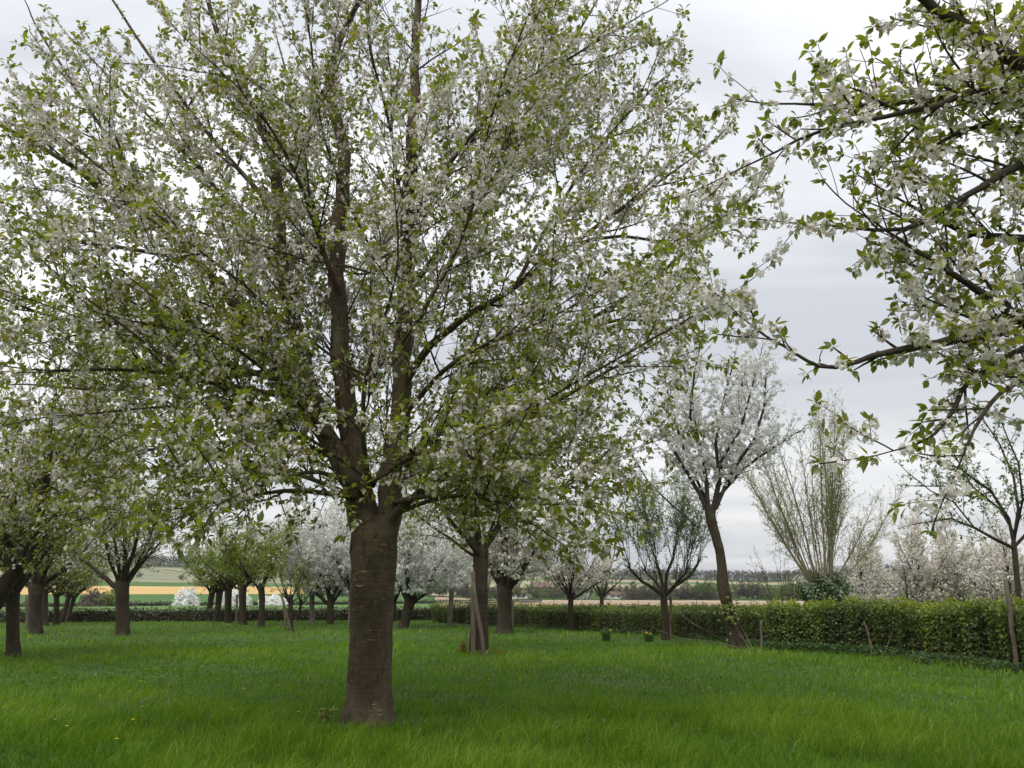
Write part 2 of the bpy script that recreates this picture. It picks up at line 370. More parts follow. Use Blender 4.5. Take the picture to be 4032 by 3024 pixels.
def trunk_obj(name, pts, rr, mat, parent, base, seed=0, sides=28, sub=10, flute=0.06, knob=0.035, flare=0.35):
    rnd = random.Random(seed)
    pts, rr = catmull(pts, rr, sub)
    n = len(pts); V = []; Q = []
    ph = [rnd.uniform(0, 6.28) for _ in range(12)]
    L = sum((pts[i + 1] - pts[i]).length for i in range(n - 1)); s = 0
    a = Vector((1, 0, 0))
    for i in range(n):
        if i: s += (pts[i] - pts[i - 1]).length
        t = (pts[min(i + 1, n - 1)] - pts[max(i - 1, 0)]).normalized()
        a = (a - t * a.dot(t)).normalized(); b = t.cross(a)
        fl = math.exp(-s / 0.22) if flare else 0
        for k in range(sides):
            th = 2 * math.pi * k / sides
            f = 1 + flute * math.sin(3 * th + ph[0] + s * .5) * (0.5 + 0.5 * math.sin(s * 1.3 + ph[1])) + flute * .6 * math.sin(2 * th + ph[2] + s * .3)
            f += knob * math.sin(5 * th + ph[3] + 4 * s) * math.sin(7 * s + ph[4]) + knob * .7 * math.sin(9 * th + ph[5] - 6 * s) * math.sin(13 * s + ph[6]) + knob * .5 * math.sin(14 * th + ph[9]) * math.sin(21 * s + ph[10])
            f += fl * flare * (0.55 + 0.45 * math.sin(4 * th + ph[7]) + 0.25 * math.sin(7 * th + ph[8]))
            p = pts[i] + (a * math.cos(th) + b * math.sin(th)) * rr[i] * f - base
            V.append(p[:])
    for i in range(n - 1):
        for k in range(sides):
            k2 = (k + 1) % sides
            Q.append((i * sides + k, i * sides + k2, (i + 1) * sides + k2, (i + 1) * sides + k))
    return obj(name, new_mesh(name, V, Q, smooth=True), mat, parent)
# ------------------------------------------------------------------ growing branches
def runit(rnd):
    while True:
        v = Vector((rnd.uniform(-1, 1), rnd.uniform(-1, 1), rnd.uniform(-1, 1)))
        if 0.05 < v.length < 1: return v.normalized()
def grow(rnd, p, d, L, r0, r1, nseg, wig, upw):
    pts = [p.copy()]; rr = [r0]; st = L / nseg; d = d.normalized()
    for i in range(nseg):
        d = (d + runit(rnd) * wig + Vector((0, 0, upw / nseg))).normalized()
        p = p + d * st; pts.append(p); rr.append(r0 + (r1 - r0) * (i + 1) / nseg)
    return pts, rr
def samp(pts, step, rnd, s0=0.0):
    """positions along a polyline every ~step metres: (point, tangent, t, index)"""
    seg = [(pts[i + 1] - pts[i]).length for i in range(len(pts) - 1)]
    tot = sum(seg); out = []; s = s0 * tot + step * rnd.uniform(.2, .9)
    while s < tot:
        q = s; i = 0
        while i < len(seg) - 1 and q > seg[i]: q -= seg[i]; i += 1
        f = q / max(seg[i], 1e-9)
        out.append((pts[i].lerp(pts[i + 1], f), (pts[i + 1] - pts[i]).normalized(), s / tot, i, f))
        s += step * rnd.uniform(.6, 1.4)
    return out
def children(rnd, pts, rr, step, s0, lenf, ang, upw, out_c, rmax, rmin, nseg, wig, env, curl):
    res = []; az = rnd.uniform(0, 6.28)
    for p, t, f, i, q in samp(pts, step, rnd, s0):
        az += 2.4 + rnd.uniform(-.6, .6)
        a = t.orthogonal().normalized(); b = t.cross(a)
        perp = a * math.cos(az) + b * math.sin(az)
        an = math.radians(rnd.uniform(*ang))
        d = t * math.cos(an) + perp * math.sin(an)
        if out_c is not None:
            o = p - out_c; o.z *= 0.4
            if o.length > 1e-6: d = d + o.normalized() * 0.35
        d = d + Vector((0, 0, upw)); d.normalize()
        L = lenf(f) * rnd.uniform(.6, 1.25)
        for tr in (1.0, .62, .38, .2):
            if env(p + d * (L * tr)): break
        else: continue
        L *= tr
        lr = rr[i] * (1 - q) + rr[i + 1] * q
        r0 = max(rmin * 1.2, min(lr * 0.6, rmax))
        res.append(grow(rnd, p - d * lr * .4, d, L, r0, rmin, nseg, wig, curl))
    # the branch goes on past its end
    return res
def auto_limbs(rnd, fork, n, R, H, r0, lean=Vector((0, 0, 0)), el=(30, 72), drop=0.35):
    res = []
    az = rnd.uniform(0, 6.28)
    for k in range(n):
        az += 2.4 + rnd.uniform(-.3, .3)
        e = math.radians(el[0] + (el[1] - el[0]) * ((k * 0.618) % 1.0))
        d = Vector((math.cos(az) * math.cos(e), math.sin(az) * math.cos(e), math.sin(e)))
        L = 1.0 / math.sqrt((math.cos(e) / R) ** 2 + (math.sin(e) / H) ** 2) * rnd.uniform(.82, 1.0)
        p = fork - Vector((0, 0, rnd.uniform(0.05, drop)))
        d0 = (d + Vector((0, 0, 0.15)) + lean).normalized()
        pts, rr = grow(rnd, p, d0, L, r0 * rnd.uniform(.6, 1), 0.012, 8, 0.13, 0.25)
        res.append((pts, rr))
    return res
def ell_env(c, R, H, low):
    def f(p):
        q = p - c
        return (q.x / R) ** 2 + (q.y / R) ** 2 + (q.z / H) ** 2 < 1 and p.z > low
    return f
def in_view(P, marg=1.0):
    """projected size ordering only: depth of points in front of the camera and whether they fall in the frame"""
    c, s = math.cos(PITCH), math.sin(PITCH)
    x = P[:, 0]; y = P[:, 1]; z = P[:, 2] - EYE
    dep = y * c + z * s; u = x / dep * F; v = (-y * s + z * c) / dep * F
    ok = (dep > 0.5) & (np.abs(u) < 512 * marg) & (np.abs(v) < 384 * marg)
    return dep, ok
leaf_variants = []
def leaf_variant_meshes(mat):
    if not leaf_variants:
        for k, (sw, v) in enumerate(((-.16, .35), (-.26, .6), (-.08, .78), (-.2, .2))):
            V = LEAF6.copy(); V[3, 2] = sw; V[2, 2] += .02 * k; V[4, 2] -= .015 * k
            me = new_mesh('leaf', V, LEAF6T, np.full(len(V), v)); me.materials.append(mat); leaf_variants.append(me)
    return leaf_variants
cluster_variants = []
def cluster_variant_meshes(mat):
    if not cluster_variants:
        rng = np.random.default_rng(77)
        for k in range(5):
            n = 8 + k
            D = rdir(rng, n); Pp = D * rng.uniform(.55, 1.0, (n, 1))
            V, T, a = scatter('star', Pp, D + rng.normal(size=(n, 3)) * .35, rdir(rng, n), .42, .42, rng.uniform(.1, 1, n))
            me = new_mesh('blossom_cluster', V, T, a); me.materials.append(mat); cluster_variants.append(me)
    return cluster_variants

def plant_tree(name, label, cat, base, trunk, limbs, P, seed, group=None, rz=0.0):
    """limbs: traced or generated scaffold [(pts, radii)]; P: habit"""
    rnd = random.Random(seed); rng = np.random.default_rng(seed)
    root = thing(name, label, cat, base, group)
    tm = P.get('bark', M['bark'])
    if trunk:
        trunk_obj('trunk', [p for p, r in trunk], [r for p, r in trunk], tm, root, base, seed, P.get('sides', 16), P.get('sub', 5), P.get('flute', .06), P.get('knob', .04), P.get('flare', .3))
    env = P['env']
    out_c = P.get('axis', base)
    lsub = P.get('lsub', 1)
    L1 = []
    for pts, rr in limbs:
        if lsub > 1: pts, rr = catmull(pts, rr, lsub)
        pts = [p + runit(rnd) * min(rr[i] * .35, .03) if 0 < i < len(pts) - 1 else p for i, p in enumerate(pts)]
        L1.append((pts, rr))
        tube_obj('limb', [(pts, rr)], P.get('lsides', 7), P.get('limb_mat', M['branch']), root, base)
    L2, L3, L4 = [], [], []
    for pts, rr in L1:
        L2 += children(rnd, pts, rr, P['sp2'], P.get('s2', .12), lambda f: P['len2'] * (1 - P.get('tap2', .55) * f), P.get('ang2', (35, 65)), P.get('up2', .12), out_c, P.get('r2', .035), P.get('r3', .006), 6, P.get('wig2', .12), env, P.get('curl2', .15))
        # continue the tip
        L2.append(grow(rnd, pts[-1], (pts[-1] - pts[-2]).normalized(), P['len2'] * .5, rr[-1], .005, 4, .12, .1))
    for pts, rr in L2:
        L3 += children(rnd, pts, rr, P['sp3'], .08, lambda f: P['len3'] * (1 - .5 * f), P.get('ang3', (30, 65)), P.get('up3', .1), None, P.get('r3m', .010), P.get('r4', .0028), P.get('seg3', 4), P.get('wig3', .16), env, P.get('curl3', .12))
    if P.get('sp4'):
        for pts, rr in L3:
            L4 += children(rnd, pts, rr, P['sp4'], .15, lambda f: P['len4'] * (1 - .4 * f), (30, 65), P.get('up3', .1), None, .006, P.get('r4', .0028), 2, .2, env, .1)
    bm = P.get('branch_mat', M['branch'])
    tube_obj('branches', L2, P.get('sides2', 5), bm, root, base, 'stuff')
    tube_obj('twigs', L3 + L4, 3, P.get('twig_mat', M['twig']), root, base, 'stuff')
    # ---- spurs
    S = []; Tn = []; tip = []
    ds = P['ds']
    for grp, s0, k in ((L4, 0.0, 1.0), (L3, 0.05, 1.0), (L2, P.get('spur2', .2), 1.2), (L1, P.get('spur1', .45), 2.0)):
        for pts, rr in grp:
            for p, t, f, i, q in samp(pts, ds * k, rnd, s0):
                S.append(p[:]); Tn.append(t[:]); tip.append(f if k <= 1.2 else 0)
            if k <= 1.2:
                S.append(pts[-1][:]); Tn.append((pts[-1] - pts[-2]).normalized()[:]); tip.append(2.0)
    S = np.array(S); Tn = np.array(Tn); tip = np.array(tip)
    keep = rng.random(len(S)) < P.get('keep', 1.0)
    S, Tn, tip = S[keep], Tn[keep], tip[keep]
    if P.get('hollow'):       # little grows in the shade close to the stems
        dx = np.hypot(S[:, 0] - out_c[0], S[:, 1] - out_c[1]); kk = rng.random(len(S)) < np.clip((dx - .25) / P['hollow'], .10, 1); S, Tn, tip = S[kk], Tn[kk], tip[kk]
    if P.get('clump'):        # blossom comes in sleeves, with bare stretches between
        q = np.sin(S[:, 0] * 5.1 + S[:, 1] * 3.7) + np.sin(S[:, 1] * 4.3 - S[:, 2] * 5.6 + 1) + np.sin(S[:, 2] * 4.9 + S[:, 0] * 3.1 + 2)
        kk = (q > -P['clump']) | (tip > 1.5); S, Tn, tip = S[kk], Tn[kk], tip[kk]
    ff = P['flower'](S) if callable(P['flower']) else np.full(len(S), P['flower'])
    patch = np.sin(S[:, 0] * 1.9 + 1.3 * seed) + np.sin(S[:, 1] * 2.3 + .7 * seed) + np.sin(S[:, 2] * 2.1 + seed)
    ff = np.clip(ff + .10 * patch * (ff > 0.02) * (ff < .98), 0, 1)
    isf = (rng.random(len(S)) < ff) & (tip < 1.5)
    fp, ft = S[isf], Tn[isf]
    parts = []; lp_parts = []
    b = np.array(base)
    # blossoms
    if len(fp):
        nown = P.get('own', 0)
        own = np.zeros(len(fp), bool)
        if nown:
            dep, ok = in_view(fp); dd = np.where(ok, dep, 1e9); own[np.argsort(dd)[:nown]] = True
            cv = cluster_variant_meshes(M['blossom'])
            for i in np.nonzero(own)[0]:
                o = obj('blossom_cluster', cv[i % len(cv)], None, root)
                sc = P['fball'] * rng.uniform(.95, 1.35)
                Rm = Matrix.Rotation(rng.uniform(0, 6.28), 4, runit(rnd))
                pos = fp[i] - b + np.array((0, 0, -.015))
                o.matrix_local = Matrix.Translation(pos.tolist()) @ Rm @ Matrix.Scale(sc, 4)
        kf, kt = fp[~own], ft[~own]
        nf = rng.integers(P['nf'][0], P['nf'][1] + 1, len(kf))
        ix = np.repeat(np.arange(len(kf)), nf); n = len(ix)
        D = rdir(rng, n); D = D - kt[ix] * (np.sum(D * kt[ix], axis=1, keepdims=True)) * .4
        pos = kf[ix] + D * (P['fball'] * rng.uniform(.45, 1.1, (n, 1))) + np.array((0, 0, -P['fball'] * .2))
        fr = P['fr'] * rng.uniform(.75, 1.2, n)
        v = np.clip(np.repeat(rng.uniform(0, 1, len(kf)), nf) * .5 + rng.uniform(0, .5, n), 0, 1)
        V, T, a = scatter(P.get('ftpl', 'pent'), pos - b, D + rng.normal(size=(n, 3)) * .4, rdir(rng, n), fr, fr, v)
        obj('blossoms', new_mesh('blossoms', V, T, a), P.get('blossom_mat', M['blossom']), root, 'stuff')
        # a leaf or two among the blossoms
        kx = np.repeat(np.arange(len(fp)), rng.integers(P['nlf'][0], P['nlf'][1] + 1, len(fp)))
        lp_parts.append((fp[kx], ft[kx]))
    gp_, gt = S[~isf], Tn[~isf]
    kx = np.repeat(np.arange(len(gp_)), rng.integers(P['nl'][0], P['nl'][1] + 1, len(gp_)) + np.where(tip[~isf] > 1.5, P.get('ntip', 0), 0))
    lp_parts.append((gp_[kx], gt[kx]))
    LPp = np.concatenate([q[0] for q in lp_parts]); LT = np.concatenate([q[1] for q in lp_parts])
    n = len(LPp)
    if n:
        side = rdir(rng, n); side = side - LT * np.sum(side * LT, axis=1, keepdims=True)
        side /= np.maximum(np.linalg.norm(side, axis=1, keepdims=True), 1e-6)
        D = side * rng.uniform(.5, 1.0, (n, 1)) + LT * rng.uniform(0, .9, (n, 1)) + np.array((0, 0, 1.0)) * rng.uniform(P.get('droop', (-.75, .35))[0], P.get('droop', (-.75, .35))[1], (n, 1))
        Nn = np.array((0, 0, 1.0)) + rng.normal(size=(n, 3)) * .45
        L = P['leaf'] * rng.uniform(.5, 1.25, n); W = L * rng.uniform(.75, 1.05, n) * P.get('lw', .62)
        pos = LPp + side * (.15 * L[:, None])
        v = np.clip(rng.beta(2, 2, n) * .95 + .0, 0, 1); v = np.where(rng.random(n) < P.get('bronze', .05), rng.uniform(.93, 1, n), v)
        own = np.zeros(n, bool)
        if P.get('own', 0):
            dep, ok = in_view(pos); own[np.argsort(np.where(ok, dep / L, 1e9))[:P['own']]] = True
            lv = leaf_variant_meshes(P['leaf_mat'])
            Db, Sb, Ub = basis(D, Nn)
            for i in np.nonzero(own)[0]:
                o = obj('leaf', lv[i % 4], None, root)
                m = Matrix.Identity(4); q = pos[i] - b
                for r_ in range(3):
                    m[r_][0] = Db[i, r_] * L[i]; m[r_][1] = Sb[i, r_] * W[i]; m[r_][2] = Ub[i, r_] * W[i]; m[r_][3] = q[r_]
                o.matrix_local = m
        k = ~own
        V, T, a = scatter(P.get('ltpl', 'leaf4'), (pos - b)[k], D[k], Nn[k], L[k], W[k], v[k])
        obj('foliage', new_mesh('foliage', V, T, a), P['leaf_mat'], root, 'stuff')
    return root
# ================================================================== the setting
def polar_sheet(rs, az, lift=0.0):
    V = []; Q = []
    R, A = np.meshgrid(rs, np.radians(az), indexing='ij')
    X = R * np.sin(A); Y = R * np.cos(A); Z = hgt_np(X, Y) + lift * (1 + R / 80)
    V = np.stack([X, Y, Z], -1).reshape(-1, 3); na = len(az)
    for i in range(len(rs) - 1):
        for j in range(na - 1):
            a = i * na + j; Q.append((a, a + na, a + na + 1, a + 1))
    return new_mesh('sheet', V, Q, smooth=True)
KN = [62, 67, 104, 110, 124, 127, 236, 240, 243, 300, 425, 430, 440, 450, 470, 556, 560, 640, 644, 700, 720, 900, 903, 975, 978, 1000, 1100, 1120, 1300, 1400, 1700]
RS = np.unique(np.concatenate([np.linspace(.05, 60, 41), KN, np.arange(150, 440, 20), np.arange(480, 1120, 40), np.arange(1200, 1900, 100), np.linspace(1900, 2600, 4)]))
AZ = np.concatenate([np.arange(-180, -60, 6), np.arange(-60, 60, .5), np.arange(60, 180.1, 6)])
g = obj('ground', polar_sheet(RS, AZ), M['soil_grass']); g['kind'] = 'structure'
def field(name, r0, r1, a0, a1, mat, lift):
    r = RS[(RS >= r0 - .01) & (RS <= r1 + .01)]; a = AZ[(AZ >= a0 - .26) & (AZ <= a1 + .26)]
    o = obj(name, polar_sheet(r, a, .006), mat); o['kind'] = 'structure'; return o
field('field_green_strip', 67, 124, -5.5, 1.5, M['field_light'], 0.010)
field('field_young_crop', 67, 236, -52, -6, M['field_light'], 0.010)
field('field_green_strip', 67, 124, 1.6, 60, M['field_light'], 0.010)
field('field_tilled', 127, 440, -5.5, 24, M['field_brown'], 0.014)
field('field_wheat', 243, 425, -52, -6, M['field_green'], 0.012)
field('field_wheat', 127, 440, 24.2, 60, M['field_green'], 0.012)
field('field_ochre', 430, 556, -52, -14.5, M['field_ochre'], 0.014)
field('field_tan', 470, 560, -14, -4, M['field_tan'], 0.014)
field('field_green_strip', 560, 640, -52, -14.5, M['field_green'], 0.012)
field('hillside', 644, 1120, -52, -6, M['field_pale'], 0.010)
field('field_tan', 720, 900, -5.8, 13, M['field_tan'], 0.012)
field('field_wheat', 903, 975, -5.8, 13, M['field_green'], 0.012)
field('field_tan', 978, 1120, -5.8, 26, M['field_tan'], 0.012)
# pale track climbing the left hillside
tv = []; tq = []
for k in range(25):
    t = k / 24; r = 700 + 330 * t; a = math.radians(-19.5 - 4.2 * t)
    for s in (-2.2, 2.2):
        x = (r) * math.sin(a) + s * 1.2; y = r * math.cos(a) + s * 0.4
        tv.append((x, y, hgt(x, y) + .9))
    if k: tq.append((2 * k - 2, 2 * k - 1, 2 * k + 1, 2 * k))
o = obj('track', new_mesh('track', tv, tq), M['track']); o['kind'] = 'structure'

# ------------------------------------------------------------------ grass
def sines(x, y, seed, k=6, f0=.5):
    r = random.Random(seed); s = 0
    for i in range(k):
        a = r.uniform(0, 6.28); f = f0 * 1.55 ** i
        s = s + np.sin((x * math.cos(a) + y * math.sin(a)) * f + r.uniform(0, 6.28)) * .8 ** i
    return s / 2.6
def make_grass(n, r0, r1, amin, amax, seed, hmin, hmax, wpx, name, label):
    rng = np.random.default_rng(seed)
    A = rng.uniform(math.radians(amin), math.radians(amax), n)
    R = r0 * (r1 / r0) ** (rng.random(n))
    x = R * np.sin(A); y = R * np.cos(A)
    # gather blades in tufts
    ct = np.round(x / .11) * .11 + .055 * np.sin(np.round(y / .11) * 7); cu = np.round(y / .11) * .11
    x = x * .55 + ct * .45; y = y * .55 + cu * .45
    big = sines(x, y, 3, 6, .45); fine = sines(x, y, 5, 5, 3.0)
    h = (hmin + (hmax - hmin) * rng.beta(1.8, 3.6, n)) * np.clip(1 + .45 * big + .45 * fine, .3, 2)
    h = np.maximum(h, .025)
    dt = np.hypot(x - MAIN.x, y - MAIN.y); h = h * np.clip(.35 + (dt - .3) * .9, .35, 1)
    w = np.maximum(.0042, wpx * R) * rng.uniform(.7, 1.3, n)
    lean = rng.normal(size=(n, 2)) * .55 + np.stack([.15 + .6 * fine, -.1 + .5 * sines(x, y, 9, 5, 2.2)], -1)
    base = np.stack([x, y, hgt_np(x, y) - .01], -1)
    side = np.stack([np.cos(A * 3 + rng.uniform(0, 6.28, n)), np.sin(rng.uniform(0, 6.28, n)), np.zeros(n)], -1)
    side /= np.linalg.norm(side, axis=1, keepdims=True)
    mid = base + np.concatenate([lean * (h * .28)[:, None], (h * .58)[:, None]], 1)
    tipp = base + np.concatenate([lean * (h * .95)[:, None], (h * (.98 - .18 * np.linalg.norm(lean, axis=1)))[:, None]], 1)
    V = np.stack([base - side * w[:, None] * .5, base + side * w[:, None] * .5, mid + side * w[:, None] * .42, mid - side * w[:, None] * .42, tipp], 1)
    T = np.array([(0, 1, 2), (0, 2, 3), (3, 2, 4)])[None] + (np.arange(n) * 5)[:, None, None]
    v = np.clip(.44 + .26 * big + .17 * fine + rng.normal(size=n) * .15, .02, .92)
    v = np.where(rng.random(n) < .006, .99, v)
    me = new_mesh(name, V.reshape(-1, 3), T.reshape(-1, 3), np.repeat(v, 5))
    o = obj(name, me, M['grass']); tag(o, label, 'grass', kind='stuff'); return o
MAIN = gp(800, 1562)
make_grass(95000, 6.4, 13, -46, 46, 11, .07, .30, .00085, 'grass', 'long lush meadow grass round the foot of the great cherry')
make_grass(75000, 13, 32, -43, 43, 13, .06, .24, .00085, 'grass', 'bright meadow grass between the orchard trunks and the hedges')
make_grass(26000, 32, 66, -40, 40, 12, .06, .26, .0009, 'grass', 'thinner paler grass of the far orchard floor before the low hedge')
# weeds: broad leaves in loose patches
def weed_patch(name, label, pts, spread, n, size, seed, mat, height=.10, cat='weeds'):
    rng = np.random.default_rng(seed)
    c = np.array([(p[0], p[1]) for p in pts]); ix = rng.integers(0, len(c), n)
    x = c[ix, 0] + rng.normal(size=n) * spread; y = c[ix, 1] + rng.normal(size=n) * spread
    z = hgt_np(x, y) + rng.uniform(.02, 1, n) * height
    D = np.stack([rng.normal(size=n), rng.normal(size=n), rng.uniform(-.3, .5, n)], -1)
    Nn = np.array((0, 0, 1.0)) + rng.normal(size=(n, 3)) * .3
    L = size * rng.uniform(.6, 1.3, n)
    V, T, a = scatter('leaf6', np.stack([x, y, z], -1), D, Nn, L, L * .7, rng.beta(2, 2, n))
    o = obj(name, new_mesh(name, V, T, a), mat); return tag(o, label, cat, kind='stuff')
rw = random.Random(8)
wp = [gp(rw.uniform(1000, 2150), rw.uniform(1425, 1600)) for _ in range(26)] + [gp(rw.uniform(40, 720), rw.uniform(1400, 1560)) for _ in range(22)] + [gp(rw.uniform(880, 1300), rw.uniform(1375, 1420)) for _ in range(14)]
weed_patch('weeds', 'scattered broad-leaved weeds low in the meadow grass', wp, .28, 1500, .075, 21, M['leaf_green'], .13)

# ------------------------------------------------------------------ hedges
def hedge(name, label, line, width, hf, nleaf, lsize, seed, mat, core=.8, nstem=0, gap=None, tuft=.12):
    """line: ground points along its middle; hf(t) height"""
    rnd = random.Random(seed); rng = np.random.default_rng(seed)
    base = line[0].copy(); root = thing(name, label, 'hedge', base)
    seg = [0]
    for i in range(len(line) - 1): seg.append(seg[-1] + (line[i + 1] - line[i]).length)
    tot = seg[-1]; xs = np.array([p.x for p in line]); ys = np.array([p.y for p in line]); sg = np.array(seg)
    def P(s): return np.interp(s, sg, xs), np.interp(s, sg, ys)
    def perp(s):
        x0, y0 = P(np.maximum(s - .3, 0)); x1, y1 = P(np.minimum(s + .3, tot)); dx, dy = x1 - x0, y1 - y0; l = np.hypot(dx, dy) + 1e-9
        return -dy / l, dx / l
    # core of bare twigs
    ns = max(12, int(tot / .35)); V = []; Q = []
    prof = [(-.42, 0.02), (-.5, .3), (-.48, .75), (-.36, .97), (0, 1.0), (.36, .97), (.48, .75), (.5, .3), (.42, .02)]
    for i in range(ns + 1):
        s = tot * i / ns; x, y = P(s); px, py = perp(s); h = hf(s / tot)
        for (a, b) in prof:
            ww = width * core * (a + rnd.uniform(-.05, .05)); zz_ = h * core * b + rnd.uniform(-.03, .03)
            X = float(x + px * ww); Y = float(y + py * ww); V.append((X - base.x, Y - base.y, hgt(X, Y) + max(zz_, .0) - .03 - base.z))
        if i:
            k = len(prof)
            for j in range(k - 1): Q.append(((i - 1) * k + j, (i - 1) * k + j + 1, i * k + j + 1, i * k + j))
    k = len(prof)
    me = bpy.data.meshes.new('twig_core')
    me.from_pydata(V, [], Q + [tuple(range(k)), tuple(range(ns * k, ns * k + k))[::-1]])
    obj('twig_core', me, M['hedge_core'], root)
    # leaves over and through the shell
    s = rng.uniform(0, tot, nleaf); th = rng.beta(1.1, 1.1, nleaf) * math.pi; rr_ = np.clip(1.05 - np.abs(rng.normal(size=nleaf)) * .14, .5, 1.12)
    hh = np.array([hf(q) for q in np.linspace(0, 1, 200)]); h = np.interp(s / tot, np.linspace(0, 1, 200), hh)
    bump = .07 * np.sin(s * 5.1) + .06 * np.sin(s * 11.7 + 1) + .09 * np.sin(s * 2.3 + 2 + th * 3) + .08 * np.sin(s * 17 + th * 9) * np.sin(th * 7 + s * 3)
    ca, sa = np.cos(th), np.sin(th)
    kx_ = np.sign(ca) * np.abs(ca) ** .45 * .5 * width * (rr_ + bump); kz = np.abs(sa) ** .35
    low = rng.random(nleaf) < .50
    kz = np.where(low, rng.uniform(.02, .95, nleaf), kz); kx_ = np.where(low, np.where(rng.random(nleaf) < .7, -1, 1) * .5 * width * (rr_ + bump) * (1 - .05 * kz), kx_)
    z = h * (kz * (rr_ + .6 * bump))
    up_ = (rng.random(nleaf) < tuft) & (kz > .85); z = z + np.where(up_, rng.uniform(0, .16, nleaf), 0)
    cap = rng.random(nleaf) < .05; s = np.where(cap, np.where(rng.random(nleaf) < .5, -.06, tot + .06) + rng.normal(size=nleaf) * .05, s)
    kx_ = np.where(cap, rng.uniform(-.52, .52, nleaf) * width, kx_); z = np.where(cap, rng.uniform(.02, 1, nleaf) * h, z)
    x, y = P(s); px, py = perp(s); tx, ty = -(-py), -px
    ov = np.where(s < 0, s, np.where(s > tot, s - tot, 0)); X = x + px * kx_ + py * ov; Y = y + py * kx_ - px * ov
    if gap is not None:
        kp = gap(s / tot, z / np.maximum(h, .1), rng.random(nleaf)); s, X, Y, z, h, kx_, px, py = [q[kp] for q in (s, X, Y, z, h, kx_, px, py)]
    n = len(s); pos = np.stack([X, Y, hgt_np(X, Y) + z], -1)
    outw = np.stack([px * np.sign(kx_), py * np.sign(kx_), .4 + .9 * (z / np.maximum(h, .1) > .85)], -1)
    D = rdir(rng, n) + np.array((0, 0, -.1)); Nn = outw + rng.normal(size=(n, 3)) * .55
    L = lsize * rng.uniform(.6, 1.35, n)
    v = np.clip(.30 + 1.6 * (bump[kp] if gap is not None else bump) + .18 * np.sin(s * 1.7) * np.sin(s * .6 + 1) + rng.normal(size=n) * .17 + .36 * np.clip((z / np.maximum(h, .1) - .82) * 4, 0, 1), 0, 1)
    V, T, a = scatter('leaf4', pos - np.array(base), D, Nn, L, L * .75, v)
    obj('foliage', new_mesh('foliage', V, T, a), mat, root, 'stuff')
    for q in range(nstem):
        ss = rnd.uniform(.02, .98) * tot; x, y = P(ss); px, py = perp(ss); h_ = hf(ss / tot)
        sg_ = -1 if (float(px) * -float(x) + float(py) * -float(y)) < 0 else 1
        p0 = Vector((float(x + px * sg_ * width * rnd.uniform(.40, .56)), float(y + py * sg_ * width * rnd.uniform(.40, .56)), 0)); p0.z = hgt(p0.x, p0.y) - .05
        pts, rr = grow(rnd, p0, Vector((rnd.uniform(-.35, .35), rnd.uniform(-.1, .25), 1)), h_ * rnd.uniform(.5, .85), rnd.uniform(.010, .02), .006, 5, .09, .1)
        tube_obj('stem', [(pts, rr)], 5, M['twig'], root, base)
    return root
far_line = [ground(*q) for q in ((-60, 55), (-40, 58), (-22, 60.5), (-8, 61.5), (-1.0, 62))]
hedge('hedge', 'low dark clipped hedge running along the far end of the orchard', far_line, .9, lambda t: .92, 15000, .15, 31, M['hedge_dark'], .86)
nl = [gp(945, 1345), gp(1020, 1348), gp(1100, 1353), gp(1235, 1360), gp(1330, 1366), gp(1440, 1373), gp(1560, 1383), gp(1660, 1394), gp(1725, 1402)]
nl = [p + Vector((0, .45, 0)) for p in nl]; nl = [ground(p.x, p.y) for p in nl]
hedge('hedge', 'medium clipped green hedge beside the leaning blossom tree and daffodils', nl, .95, lambda t: 1.2 + .08 * math.sin(t * 9), 42000, .075, 32, M['hedge_leaf'], .8, nstem=14, tuft=.18)
tl = [gp(1690, 1402), gp(1800, 1407), gp(1950, 1414), gp(2060, 1430), gp(2190, 1443), gp(2330, 1462)]
tl = [p + Vector((0, .5, 0)) for p in tl]; tl = [ground(p.x, p.y) for p in tl]
hedge('hedge', 'tall dense bright-topped hedge with bare stems, over a nettle strip', tl, 1.15, lambda t: 1.42 - .06 * math.cos(t * 11) , 36000, .085, 33, M['hedge_leaf'], .74, nstem=26,
      gap=lambda t, z, r: ~((np.abs(t - .60) < .05) & (z < .55) & (r < .6)) & ~((z < .35) & (r < .35)))
# nettles along the foot of the hedge
def strip(line, n, off, spread, seed):
    r = random.Random(seed); out = []
    for i in range(n):
        t = r.uniform(0, len(line) - 1.001); k = int(t); p = line[k].lerp(line[k + 1], t - k)
        d = (line[k + 1] - line[k]).normalized(); q = Vector((d.y, -d.x, 0))
        if q.y > 0: q = -q
        p = p + q * (off + r.uniform(-spread, spread)); out.append(p)
    return out
weed_patch('nettles', 'dark strip of nettles along the foot of the tall hedge', strip(tl, 260, 1.0, .45, 5), .10, 5200, .075, 22, M['nettle'], .26, 'nettles')
weed_patch('nettles', 'thin line of nettles below the medium clipped hedge', strip(nl[2:], 150, .75, .25, 6), .10, 2600, .08, 23, M['nettle'], .22, 'nettles')
# field hedge and bushes beyond
fh = [ground(240 * math.sin(math.radians(a)), 240 * math.cos(math.radians(a))) for a in range(-46, 4, 4)]
hedge('field_hedge', 'thin dark hedge line between the light green and deeper green fields', fh, 1.2, lambda t: .9, 5000, .6, 34, M['hedge_dark'], .9)
fh2 = [ground(104 * math.sin(math.radians(a)), 104 * math.cos(math.radians(a))) for a in range(2, 26, 3)]
hedge('field_hedge', 'low dark hedge across the green strip in front of the tilled field', fh2, 1.0, lambda t: .55, 3500, .3, 35, M['hedge_dark'], .9)
# ================================================================== the trees
def T(*q):      # traced scaffold: (X, Y, dist, width_px) in photo pixels, at real depth
    return [at(a, b, d) for a, b, d, w in q], [rad(w, a, b, d) for a, b, d, w in q]
